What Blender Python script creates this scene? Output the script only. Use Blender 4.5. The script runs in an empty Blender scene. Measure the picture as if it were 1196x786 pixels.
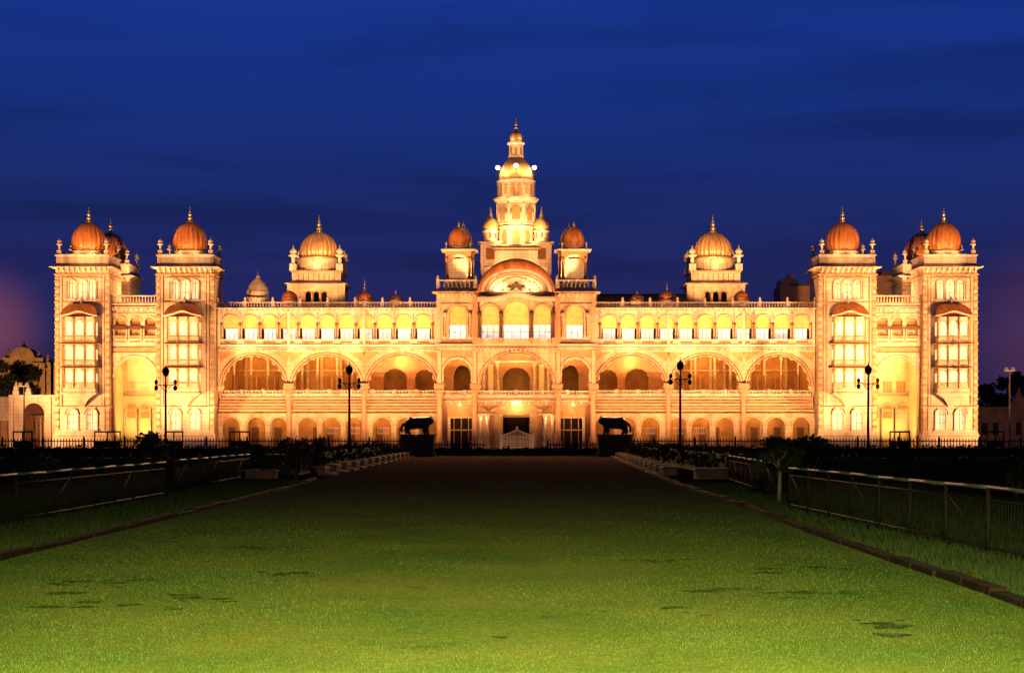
import bpy, math, random
import numpy as np
from mathutils import Vector
from mathutils.geometry import tessellate_polygon
random.seed(7); rng = np.random.default_rng(11)
R = math.radians; PI = math.pi
scene = bpy.context.scene
C = scene.collection

# ------------------------------------------------------------------ camera, sky, exposure
cam_d = bpy.data.cameras.new('camera'); cam = bpy.data.objects.new('camera', cam_d); C.objects.link(cam)
cam.location = (0, 0, 2.0); cam.rotation_euler = (R(90), 0, 0)
cam_d.sensor_width = 36; cam_d.lens = 60.2; cam_d.shift_y = 0.0968
cam_d.clip_start = 0.3; cam_d.clip_end = 6000
scene.camera = cam
scene.view_settings.view_transform = 'Standard'; scene.view_settings.look = 'None'
scene.view_settings.exposure = 0; scene.view_settings.gamma = 1
scene.view_settings.use_curve_mapping = False
scene.cycles.use_denoising = True
scene.cycles.max_bounces = 6; scene.cycles.diffuse_bounces = 3; scene.cycles.glossy_bounces = 2
scene.cycles.transmission_bounces = 2; scene.cycles.sample_clamp_indirect = 4.0
scene.cycles.caustics_reflective = False; scene.cycles.caustics_refractive = False
try: scene.cycles.use_light_tree = True
except Exception: pass

w = bpy.data.worlds.new('World'); scene.world = w; w.use_nodes = True
nt = w.node_tree; nt.nodes.clear()
def N(t, **k):
    n = nt.nodes.new(t)
    for a, b in k.items(): setattr(n, a, b)
    return n
out = N('ShaderNodeOutputWorld'); bg = N('ShaderNodeBackground')
nt.links.new(bg.outputs[0], out.inputs[0])
sky = N('ShaderNodeTexSky', sky_type='NISHITA'); sky.sun_disc = False
sky.sun_elevation = R(-4); sky.sun_rotation = R(200)
tc = N('ShaderNodeTexCoord'); sep = N('ShaderNodeSeparateXYZ'); nt.links.new(tc.outputs['Generated'], sep.inputs[0])
ramp = N('ShaderNodeValToRGB'); nt.links.new(sep.outputs['Z'], ramp.inputs[0])
cr = ramp.color_ramp
def stops(cr, L):
    while len(cr.elements) > 1: cr.elements.remove(cr.elements[-1])
    cr.elements[0].position = L[0][0]; cr.elements[0].color = (*L[0][1], 1)
    for p, c in L[1:]:
        e = cr.elements.new(p); e.color = (*c, 1)
stops(cr, [(0.0, (.028, .017, .070)), (0.035, (.023, .018, .085)), (0.065, (.019, .020, .104)), (0.10, (.016, .022, .128)),
           (0.135, (.012, .025, .155)), (0.19, (.009, .031, .222)), (0.25, (.0082, .037, .285)), (0.34, (.004, .018, .13)), (1.0, (.002, .009, .07))])
# soft cloud bands
mp = N('ShaderNodeMapping'); mp.inputs['Scale'].default_value = (2.2, 2.2, 21.0)
nt.links.new(tc.outputs['Generated'], mp.inputs[0])
noi = N('ShaderNodeTexNoise'); noi.inputs['Scale'].default_value = 1.6; noi.inputs['Detail'].default_value = 7; noi.inputs['Roughness'].default_value = .56; noi.inputs['Distortion'].default_value = .35
nt.links.new(mp.outputs[0], noi.inputs['Vector'])
cr2 = N('ShaderNodeValToRGB'); stops(cr2.color_ramp, [(0.34, (.78, .74, .72)), (0.52, (1.0, 1.0, 1.0)), (0.75, (1.10, 1.09, 1.06))])
nt.links.new(noi.outputs[0], cr2.inputs[0])
mul = N('ShaderNodeMix', data_type='RGBA', blend_type='MULTIPLY'); mul.inputs[0].default_value = 1
nt.links.new(ramp.outputs[0], mul.inputs[6]); nt.links.new(cr2.outputs[0], mul.inputs[7])
def glow(v, radius, col, prev):
    dn = N('ShaderNodeVectorMath', operation='DISTANCE'); nt.links.new(tc.outputs['Generated'], dn.inputs[0]); dn.inputs[1].default_value = Vector(v).normalized()
    mr = N('ShaderNodeMapRange', interpolation_type='SMOOTHERSTEP'); mr.inputs['From Min'].default_value = radius; mr.inputs['From Max'].default_value = 0.0
    nt.links.new(dn.outputs['Value'], mr.inputs['Value'])
    ad = N('ShaderNodeMix', data_type='RGBA', blend_type='ADD'); nt.links.new(mr.outputs[0], ad.inputs[0]); nt.links.new(prev, ad.inputs[6]); ad.inputs[7].default_value = (*col, 1); return ad.outputs[2]
lit = glow((-.310, 1, .062), .048, (.15, .034, .006), mul.outputs[2]); lit = glow((.315, 1, .060), .07, (.05, .011, .002), lit)  # flare of lamps out of view, put into the sky colour at both edges
add = N('ShaderNodeMix', data_type='RGBA', blend_type='ADD'); add.inputs[0].default_value = 0.05
nt.links.new(lit, add.inputs[6]); nt.links.new(sky.outputs[0], add.inputs[7])
nt.links.new(add.outputs[2], bg.inputs[0]); bg.inputs[1].default_value = 0.92

# ------------------------------------------------------------------ lamps
def spot(loc, target, power, color=(1, .60, .22), angle=100, blend=.8, radius=.3):
    l = bpy.data.lights.new('spot_lamp', 'SPOT'); l.energy = power; l.color = color
    l.spot_size = R(angle); l.spot_blend = blend; l.shadow_soft_size = radius
    o = bpy.data.objects.new('spot_lamp', l); C.objects.link(o); o.location = loc
    o.rotation_euler = (Vector(target) - Vector(loc)).to_track_quat('-Z', 'Y').to_euler()
    return o
def point(loc, power, color=(1, .55, .18), radius=.25):
    l = bpy.data.lights.new('point_lamp', 'POINT'); l.energy = power; l.color = color; l.shadow_soft_size = radius
    o = bpy.data.objects.new('point_lamp', l); C.objects.link(o); o.location = loc
    return o
PX, PY = 0.5, 200.0                      # the palace's middle, front plane
def P(x, d, z): return (PX + x, PY + d, z)
WARM = (1, .51, .185); YEL = (1, .60, .24); AMB = (1, .47, .11)
# lawn flood on a mast behind the photographer
for x_, p_, c_ in ((-5.2, 88000, (.78, 1, .28)), (-0.4, 225000, (1, .88, .27)), (5.0, 104000, (.72, 1, .28))): spot((x_, -6, 7.2), (x_*.9, 8, 0), p_, c_, 48, 1.0, .4)
# ground floods in front of the palace
for sx in (-1, 1):
    spot(P(sx*63, -14, .8), P(sx*50.2, -2, 12), 62000, WARM, 78, .7)
    spot(P(sx*48, -15, .8), P(sx*38.3, -2, 12), 45000, WARM, 70, .7)
    spot(P(sx*57, -34, 1.0), P(sx*45, 0, 21), 105000, WARM, 48, .8)
    for x in (33, 27.5, 22, 16.5, 11):
        spot(P(sx*x, -10, .8), P(sx*x, 0, 13.5), 10200, WARM, 110)
    spot(P(sx*5, -11, .8), P(sx*4.5, 0, 15), 12500, WARM, 95)
    spot(P(sx*11, -22, 1.0), P(sx*6, 0, 22), 36000, WARM, 50, .8)
    for x in (31.5, 25.5, 19.5, 13.0):          # loggia wash from the ledge
        spot(P(sx*x, -3.4, 11.6), P(sx*x, 0, 15.2), 1600, YEL, 130)
# far projectors that reach the domes over the parapets
for sx in (-1, 1):
    for x, d, z, p, a in ((50.2, 1, 25.5, 150000, 4.4), (38.3, 1, 25.5, 150000, 4.4), (50.2, 12, 25.0, 120000, 5), (24.7, 15, 27.5, 420000, 7), (6.6, 1, 25.5, 170000, 4.2)):
        spot(P(sx*x*.9-sx*5, -78, 1.2), P(sx*x, d, z), p*1.5, (1, .56, .20), a, .6, .3)
    spot(P(sx*24, -70, 1.2), P(sx*18, 5, 18.8), 170000, WARM, 15, .6)
    spot(P(sx*31, -60, 1.2), P(sx*29.5, 5, 19.6), 230000, WARM, 6, .6)
spot(P(0, -60, 1.2), P(0, -1.5, 20.8), 110000, WARM, 8, .6)
for sx in (-1, 1): point(P(sx*44.3, 4.0, 19.0), 1300, WARM, .3)
# added unseen parapet spots, for a warm spill on forecourt and far lawn
for sx in (-1, 1):
    spot(P(sx*13, -1.2, 18.6), P(sx*7, -75, 0), 56000, (1, .50, .17), 70, 1, .4)
    spot(P(sx*36, -2.8, 21.4), P(sx*30, -60, 0), 60000, (1, .50, .17), 80, 1, .4)
spot((-0.4, -6, 7.4), (0, 40, 0), 30000, (1, .84, .30), 52, 1.0, .4)  # added wide weak fill from behind the camera, for verges and mid ground

# ------------------------------------------------------------------ materials
MATS = {}
def mat(name, color, rough=.8, var=.18, scale=1.5, bump=.0, metal=0.0, color2=None, emit=None, estr=0.0, streak=0.0, bscale=None, spec=.3, vary=.0, joints=False):
    if name in MATS: return MATS[name]
    m = bpy.data.materials.new(name); m.use_nodes = True; t = m.node_tree; b = t.nodes['Principled BSDF']
    b.inputs['Roughness'].default_value = rough; b.inputs['Metallic'].default_value = metal
    b.inputs['Specular IOR Level'].default_value = spec
    tc = t.nodes.new('ShaderNodeTexCoord'); nz = t.nodes.new('ShaderNodeTexNoise')
    nz.inputs['Scale'].default_value = scale; nz.inputs['Detail'].default_value = 6; nz.inputs['Roughness'].default_value = .62
    src = tc.outputs['Object']
    if streak:
        mpn = t.nodes.new('ShaderNodeMapping'); mpn.inputs['Scale'].default_value = (1, 1, streak); t.links.new(src, mpn.inputs[0]); src = mpn.outputs[0]
    t.links.new(src, nz.inputs['Vector'])
    rp = t.nodes.new('ShaderNodeValToRGB'); c2 = color2 or tuple(c*(1-var*2) for c in color)
    stops(rp.color_ramp, [(.30, c2), (.62, color)])
    t.links.new(nz.outputs[0], rp.inputs[0]); t.links.new(rp.outputs[0], b.inputs['Base Color'])
    if bump:
        bp = t.nodes.new('ShaderNodeBump'); bp.inputs['Strength'].default_value = bump; bp.inputs['Distance'].default_value = .06
        n2 = t.nodes.new('ShaderNodeTexNoise'); n2.inputs['Scale'].default_value = bscale or scale*5; n2.inputs['Detail'].default_value = 4
        t.links.new(tc.outputs['Object'], n2.inputs['Vector']); t.links.new(n2.outputs[0], bp.inputs['Height']); t.links.new(bp.outputs[0], b.inputs['Normal'])
    if emit:
        b.inputs['Emission Color'].default_value = (*emit, 1)
        em = t.nodes.new('ShaderNodeMath'); em.operation = 'MULTIPLY_ADD'
        em.inputs[1].default_value = estr*1.3; em.inputs[2].default_value = estr*.35
        t.links.new(nz.outputs[0], em.inputs[0]); t.links.new(em.outputs[0], b.inputs['Emission Strength'])
        oi = t.nodes.new('ShaderNodeObjectInfo'); rv = t.nodes.new('ShaderNodeMath'); rv.operation = 'MULTIPLY_ADD'; rv.inputs[1].default_value = vary; rv.inputs[2].default_value = 1-vary*.55
        t.links.new(oi.outputs['Random'], rv.inputs[0]); m2 = t.nodes.new('ShaderNodeMath'); m2.operation = 'MULTIPLY'
        t.links.new(em.outputs[0], m2.inputs[0]); t.links.new(rv.outputs[0], m2.inputs[1]); t.links.new(m2.outputs[0], b.inputs['Emission Strength'])
    if joints:
        sp = t.nodes.new('ShaderNodeSeparateXYZ'); cb = t.nodes.new('ShaderNodeCombineXYZ'); t.links.new(tc.outputs['Object'], sp.inputs[0])
        ad = t.nodes.new('ShaderNodeMath'); t.links.new(sp.outputs['X'], ad.inputs[0]); t.links.new(sp.outputs['Y'], ad.inputs[1])
        t.links.new(ad.outputs[0], cb.inputs['X']); t.links.new(sp.outputs['Z'], cb.inputs['Y'])
        bk = t.nodes.new('ShaderNodeTexBrick'); bk.inputs['Scale'].default_value = 1; bk.inputs['Brick Width'].default_value = 1.15; bk.inputs['Row Height'].default_value = .46
        bk.inputs['Mortar Size'].default_value = .035; bk.inputs['Mortar Smooth'].default_value = .3
        bk.inputs['Color1'].default_value = (1, 1, 1, 1); bk.inputs['Color2'].default_value = (.92, .89, .86, 1); bk.inputs['Mortar'].default_value = (.80, .72, .64, 1)
        t.links.new(cb.outputs[0], bk.inputs['Vector'])
        n3 = t.nodes.new('ShaderNodeTexNoise'); n3.inputs['Scale'].default_value = .55; n3.inputs['Detail'].default_value = 7; n3.inputs['Roughness'].default_value = .7
        mp3 = t.nodes.new('ShaderNodeMapping'); mp3.inputs['Scale'].default_value = (1, 1, .28); t.links.new(tc.outputs['Object'], mp3.inputs[0]); t.links.new(mp3.outputs[0], n3.inputs['Vector'])
        r3 = t.nodes.new('ShaderNodeValToRGB'); stops(r3.color_ramp, [(.36, (.62, .50, .42)), (.52, (1, 1, 1))]); t.links.new(n3.outputs[0], r3.inputs[0])
        x1 = t.nodes.new('ShaderNodeMix'); x1.data_type = 'RGBA'; x1.blend_type = 'MULTIPLY'; x1.inputs[0].default_value = 1; t.links.new(rp.outputs[0], x1.inputs[6]); t.links.new(bk.outputs['Color'], x1.inputs[7])
        x2 = t.nodes.new('ShaderNodeMix'); x2.data_type = 'RGBA'; x2.blend_type = 'MULTIPLY'; x2.inputs[0].default_value = .8; t.links.new(x1.outputs[2], x2.inputs[6]); t.links.new(r3.outputs[0], x2.inputs[7])
        t.links.new(x2.outputs[2], b.inputs['Base Color'])
    MATS[name] = m
    return m
CREAM = mat('cream_stone', (.70, .54, .42), .85, .12, 1.1, .5, streak=.35, joints=True)
OCHRE = mat('ochre_stone', (.50, .27, .11), .85, .16, 1.6, .3)
TRIM = mat('umber_trim', (.26, .10, .035), .8, .15, 2.5)
ROSE = mat('rose_stone', (.50, .25, .135), .85, .14, 1.2, .3)
ROSE2 = mat('pale_rose_stone', (.66, .44, .31), .85, .14, 1.1, .4, joints=True)
PEACH = mat('peach_stone', (.69, .47, .31), .85, .14, 1.1, .5, streak=.35, joints=True)
HONEY = mat('honey_stone', (.68, .48, .31), .85, .14, 1.1, .5, streak=.35, joints=True)
GRAN = mat('grey_granite', (.40, .32, .24), .8, .15, 2.5, .4)
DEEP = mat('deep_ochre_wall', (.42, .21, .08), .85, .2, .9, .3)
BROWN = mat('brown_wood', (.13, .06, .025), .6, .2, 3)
DARK = mat('dark_room', (.035, .018, .009), .9, .2, 1)  # near-black colour stands in for the darkness of unlit rooms
DOME = mat('red_copper_dome', (.62, .19, .045), .42, .3, 1.6, .25, streak=.25, spec=.4)
GDOME = mat('gold_dome', (.70, .37, .15), .30, .26, 1.6, .25, metal=.25, streak=.25, spec=.5)
GOLD = mat('gilt_metal', (.72, .48, .22), .35, .1, 4, metal=.7)
IRON = mat('black_iron', (.010, .008, .007), .7, .2, 6, spec=.08)
STEEL = mat('steel_tube', (.11, .10, .095), .6, .25, 4, metal=.5)
PANE = mat('lit_window_glass', (.6, .5, .3), .4, .1, 1.3, emit=(1, .72, .36), estr=1.0, vary=.4)
WPANE = mat('white_lit_screen', (.7, .68, .62), .5, .08, 2.2, emit=(1, .88, .74), estr=.95, vary=.5)
BLIND = mat('yellow_blind', (.70, .44, .14), .8, .14, 2.5, emit=(1, .48, .11), estr=.26, vary=.6)  # light from behind the blind is put in as weak emission
CHAIN = mat('lit_niche_wall', (.74, .58, .34), .85, .08, 1.0)
BULB = mat('bulb_glass', (.9, .85, .7), .3, .02, 1, emit=(1, .84, .55), estr=4.5)

# ------------------------------------------------------------------ mesh builder
class MB:
    def __init__(s): s.v = []; s.f = []; s.m = []; s.s = []
    def add(s, vs, fs, m=0, smooth=False):
        o = len(s.v); s.v += [tuple(p) for p in vs]
        for f in fs: s.f.append(tuple(i+o for i in f)); s.m.append(m); s.s.append(smooth)
    def box(s, x0, x1, y0, y1, z0, z1, m=0):
        if x0 > x1: x0, x1 = x1, x0
        if y0 > y1: y0, y1 = y1, y0
        s.add([(x0,y0,z0),(x1,y0,z0),(x1,y1,z0),(x0,y1,z0),(x0,y0,z1),(x1,y0,z1),(x1,y1,z1),(x0,y1,z1)],
              [(0,3,2,1),(4,5,6,7),(0,1,5,4),(1,2,6,5),(2,3,7,6),(3,0,4,7)], m)
    def prism(s, loops, y0, y1, m=0):
        flat = [p for l in loops for p in l]
        tris = tessellate_polygon([[Vector((a, b, 0)) for a, b in l] for l in loops])
        n = len(flat)
        vs = [(a, y0, b) for a, b in flat] + [(a, y1, b) for a, b in flat]
        fs = []
        for t in tris:
            a, b, c = [flat[i] for i in t]
            ar = (b[0]-a[0])*(c[1]-a[1])-(b[1]-a[1])*(c[0]-a[0])
            if abs(ar) < 1e-10: continue
            if ar < 0: t = (t[0], t[2], t[1])
            fs.append(tuple(t)); fs.append((t[2]+n, t[1]+n, t[0]+n))
        o = 0
        for l in loops:
            k = len(l)
            for i in range(k):
                j = (i+1) % k; fs.append((o+i, o+i+n, o+j+n, o+j))
            o += k
        s.add(vs, fs, m)
    def lathe(s, cx, cy, prof, n=24, m=0, smooth=True, rot=0.0, rib=0, ribamp=.03, sx=1, sy=1):
        vs = []; fs = []
        for r, z in prof:
            for i in range(n):
                a = rot + 2*PI*i/n
                q = r*(1 - ribamp*(1-abs(math.cos(rib*a/2)))) if rib else r
                vs.append((cx+q*math.cos(a)*sx, cy+q*math.sin(a)*sy, z))
        for k in range(len(prof)-1):
            for i in range(n):
                j = (i+1) % n; fs.append((k*n+i, k*n+j, (k+1)*n+j, (k+1)*n+i))
        fs.append(tuple(range(n))[::-1]); fs.append(tuple((len(prof)-1)*n+i for i in range(n)))
        s.add(vs, fs, m, smooth)
    def frustum(s, x0, x1, y0, y1, z0, X0, X1, Y0, Y1, z1, m=0):
        s.add([(x0,y0,z0),(x1,y0,z0),(x1,y1,z0),(x0,y1,z0),(X0,Y0,z1),(X1,Y0,z1),(X1,Y1,z1),(X0,Y1,z1)],
              [(0,3,2,1),(4,5,6,7),(0,1,5,4),(1,2,6,5),(2,3,7,6),(3,0,4,7)], m)
    def tube(s, a, b, r, n=8, m=0, r2=None):
        a = Vector(a); b = Vector(b); d = (b-a).normalized()
        u = d.orthogonal().normalized(); v = d.cross(u); r2 = r if r2 is None else r2
        vs = [a+(u*math.cos(2*PI*i/n)+v*math.sin(2*PI*i/n))*r for i in range(n)] + [b+(u*math.cos(2*PI*i/n)+v*math.sin(2*PI*i/n))*r2 for i in range(n)]
        fs = [(i, (i+1)%n, n+(i+1)%n, n+i) for i in range(n)] + [tuple(range(n))[::-1], tuple(range(n, 2*n))]
        s.add(vs, fs, m, True)
    def band(s, inner, outer, y0, y1, m=0):
        n = len(inner)
        vs = [(a,y0,b) for a,b in inner]+[(a,y0,b) for a,b in outer]+[(a,y1,b) for a,b in inner]+[(a,y1,b) for a,b in outer]
        fs = []
        for i in range(n-1):
            fs += [(i,i+1,n+i+1,n+i), (n+i,n+i+1,3*n+i+1,3*n+i), (2*n+i,2*n+i+1,i+1,i)]
        fs += [(0,n,3*n,2*n), (n-1,2*n+n-1,4*n-1,2*n-1)]
        s.add(vs, fs, m)
    def build(s, name, mats, parent=None, loc=(0,0,0), label=None, bevel=0):
        me = bpy.data.meshes.new(name); me.from_pydata(s.v, [], s.f)
        if not isinstance(mats, (list, tuple)): mats = [mats]
        for m in mats: me.materials.append(m)
        me.polygons.foreach_set('material_index', s.m); me.polygons.foreach_set('use_smooth', s.s); me.update()
        o = bpy.data.objects.new(name, me); C.objects.link(o); o.location = loc
        if parent: o.parent = parent
        if label: o['label'] = label
        return o
def thing(name, label, cat, loc, group=None):
    o = bpy.data.objects.new(name, None); C.objects.link(o); o.location = loc; o.empty_display_size = .5
    o['label'] = label; o['category'] = cat
    if group: o['group'] = group
    return o
def tag(o, label, cat, group=None):
    o['label'] = label; o['category'] = cat
    if group: o['group'] = group
    return o
def kind(o, k): o['kind'] = k; return o
def inst(o, loc, parent=None):
    c = o.copy(); C.objects.link(c); c.location = loc; c.parent = parent or o.parent; return c
def copy_tree(o, loc, label=None):
    c = o.copy(); C.objects.link(c); c.location = loc
    if label: c['label'] = label
    for ch in list(o.children):
        k = ch.copy(); C.objects.link(k); k.parent = c
        for g in list(ch.children):
            q = g.copy(); C.objects.link(q); q.parent = k
    return c
def arch(cx, zs, hw, rise, n=20, lobes=0, amp=.1, pt=0.0):
    pts = []
    for i in range(n+1):
        a = PI*(1 - i/n); k = 1.0
        if lobes: k = 1 - amp*(1-abs(math.sin(lobes*a)))
        pts.append((cx+hw*k*math.cos(a), zs+rise*k*math.sin(a)+pt*rise*max(0, 1-abs(math.cos(a))*3)))
    return pts
def opening(cx, hw, zb, zs, rise, n=20, lobes=0, amp=.1, pt=0.0):
    return [(cx-hw, zb)] + arch(cx, zs, hw*(1.0), rise, n, lobes, amp, pt) + [(cx+hw, zb)]
def panel(mb, x0, x1, z0, z1, ops, y0, y1, m=0):
    """wall with arched openings; ops: dict(cx,hw,zb,zs,rise,...)"""
    notch = sorted([o for o in ops if o['zb'] <= z0+1e-6], key=lambda o: o['cx']); holes = [o for o in ops if o['zb'] > z0+1e-6]
    outer = [(x0, z0)]
    for o in notch:
        q = dict(o); q['zb'] = z0; outer += opening(**q)
    outer += [(x1, z0), (x1, z1), (x0, z1)]
    clean = [outer[0]]
    for p in outer[1:]:
        if abs(p[0]-clean[-1][0]) + abs(p[1]-clean[-1][1]) > 1e-5: clean.append(p)
    loops = [clean]
    for o in holes:
        l = opening(**o); c = [l[0]]
        for p in l[1:]:
            if abs(p[0]-c[-1][0]) + abs(p[1]-c[-1][1]) > 1e-5: c.append(p)
        loops.append(c[::-1])
    mb.prism(loops, y0, y1, m)
def moulding(mb, cx, zs, hw, rise, wd, y0, y1, m=0, n=20):
    mb.band(arch(cx, zs, hw, rise, n), arch(cx, zs, hw+wd, rise+wd, n), y0, y1, m)
def pane_poly(mb, cx, hw, zb, zs, rise, y, m, t=.04): mb.prism([opening(cx, hw, zb, zs, rise, 14)], y, y+t, m)
Z = lambda py: (529-py)/10.0           # heights on the front plane
def ZD(py, d): return 2+(509-py)*.1*(1+d/200)
def XD(px, d): return (px-603)*.1*(1+d/200)

def finial(parent, cx, cy, z, h, r, mt=None, n=10):
    mb = MB(); s = h
    prof = [(r*1.5, z), (r*1.6, z+.04*s), (r*.7, z+.08*s), (r*.6, z+.13*s), (r*1.15, z+.19*s), (r*1.15, z+.24*s), (r*.5, z+.30*s), (r*.45, z+.34*s), (r*.95, z+.40*s), (r*.9, z+.45*s),
            (r*.38, z+.50*s), (r*.6, z+.57*s), (r*.25, z+.64*s), (r*.16, z+.8*s), (r*.04, z+s)]
    mb.lathe(cx, cy, prof, n); return mb.build('finial', mt or GOLD, parent)
def dome_prof(r, h, z, neck=.86, bulge=.28):
    p = []
    for i in range(19):
        t = i/18
        if t < bulge: q = neck + (1-neck)*math.sin(PI/2*t/bulge)
        else:
            u = (t-bulge)/(1-bulge); q = (max(0, 1-u**2.1))**.62
        p.append((max(r*q, r*.03), z+h*t))
    return p
def dome(parent, cx, cy, z, r, h, mt=None, n=96, rib=16, name='dome', neck=.86, collar=True, amp=.06):
    mb = MB(); mb.lathe(cx, cy, dome_prof(r, h, z, neck), n, 0, True, 0, rib, amp)
    if collar:
        mb.lathe(cx, cy, [(r*.20, z+h*.95), (r*.22, z+h*.97), (r*.12, z+h*1.03), (r*.05, z+h*1.06)], 16, 1)
        mb.lathe(cx, cy, [(r*neck, z-.14), (r*1.0, z-.06), (r*1.0, z+.02), (r*neck, z+.10)], 32, 1)   # petal collar
    return mb.build(name, [mt or DOME, GOLD], parent)
def pinnacle(parent, cx, cy, z, h, r=.22, mt=None):
    mb = MB(); mb.box(cx-r, cx+r, cy-r, cy+r, z, z+h*.25)
    prof = [(r*.55, z+h*.25), (r*.5, z+h*.5), (r*.75, z+h*.53), (r*1.5, z+h*.57), (r*1.5, z+h*.60), (r*.7, z+h*.64), (r*1.15, z+h*.72), (r*1.05, z+h*.79), (r*.35, z+h*.86), (r*.1, z+h)]
    mb.lathe(cx, cy, prof, 10); return mb.build('pinnacle', mt or CREAM, parent)
def balusters(mb, x0, x1, y, z0, z1, step=.34, post=3.4, m=0, top=True):
    mb.box(x0, x1, y-.14, y+.14, z0, z0+.16, m); mb.box(x0, x1, y-.14, y+.14, z1-.14, z1, m)
    n = max(1, int(abs(x1-x0)/step))
    for i in range(n):
        x = x0+(i+.5)*(x1-x0)/n
        mb.lathe(x, y, [(.06, z0+.16), (.10, z0+.16+(z1-z0)*.2), (.05, z0+.16+(z1-z0)*.5), (.08, z1-.14)], 6, m)
    if post:
        k = max(1, round(abs(x1-x0)/post))
        for i in range(k+1):
            x = x0+i*(x1-x0)/k
            mb.box(x-.17, x+.17, y-.19, y+.19, z0, z1+.12, m)
            if top: mb.lathe(x, y, [(.17, z1+.12), (.05, z1+.2), (.15, z1+.32), (.13, z1+.42), (.02, z1+.65)], 8, m)
def eave(mb, x0, x1, y0, y1, z, out=.6, t=.35, m=0):
    """sloping stone eave round a block, with a moulding below and brackets"""
    mb.frustum(x0, x1, y0, y1, z-t*.6, x0-out*.35, x1+out*.35, y0-out*.35, y1+out*.35, z-t*.05, m)
    mb.frustum(x0-out, x1+out, y0-out, y1+out, z-t*.05+.004, x0-out, x1+out, y0-out, y1+out, z+.06, m)
    mb.frustum(x0-out, x1+out, y0-out, y1+out, z+.064, x0-.06, x1+.06, y0-.06, y1+.06, z+t, m)
def brackets(mb, x0, x1, y, z, step=.8, dep=.4, h=.4, wd=.14, m=0):
    n = max(1, int(round((x1-x0)/step)))
    for i in range(n+1):
        x = x0+i*(x1-x0)/n
        mb.add([(x-wd/2,y,z-h),(x+wd/2,y,z-h),(x+wd/2,y,z),(x-wd/2,y,z),(x-wd/2,y-dep,z),(x+wd/2,y-dep,z),(x+wd/2,y-dep*.7,z-h*.4),(x-wd/2,y-dep*.7,z-h*.4)],
               [(0,1,6,7),(7,6,5,4),(4,5,2,3),(0,7,4,3),(1,2,5,6)], m)

# ------------------------------------------------------------------ the palace
palace = thing('palace', 'floodlit cream stone palace with red and gold domes, tall middle spire and long arcades', 'palace', (PX, PY, 0))

# ---- corner towers
def lit_window(parent, cx, y, hw, zb, zs, rise, fr=.14, loc=None, pm=None, mull=True):
    mb = MB()
    moulding(mb, cx, zs, hw, rise, fr, y-.12, y, 0, 14)
    mb.box(cx-hw-fr, cx-hw, y-.12, y, zb, zs, 0); mb.box(cx+hw, cx+hw+fr, y-.12, y, zb, zs, 0)
    mb.box(cx-hw-fr-.06, cx+hw+fr+.06, y-.2, y, zb-.14, zb, 0)
    pane_poly(mb, cx, hw+.01, zb, zs, rise, y+.26, 1)
    if mull:
        mb.box(cx-.035, cx+.035, y+.19, y+.25, zb, zs+rise*.9, 2)
        mb.box(cx-hw, cx+hw, y+.20, y+.245, zs-.04, zs+.04, 2)
        if hw > .4:
            mb.box(cx-hw, cx+hw, y+.20, y+.245, zb+(zs-zb)*.45-.03, zb+(zs-zb)*.45+.03, 2)
    return mb.build('lit_window', [CREAM, pm or PANE, OCHRE], parent)
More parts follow.
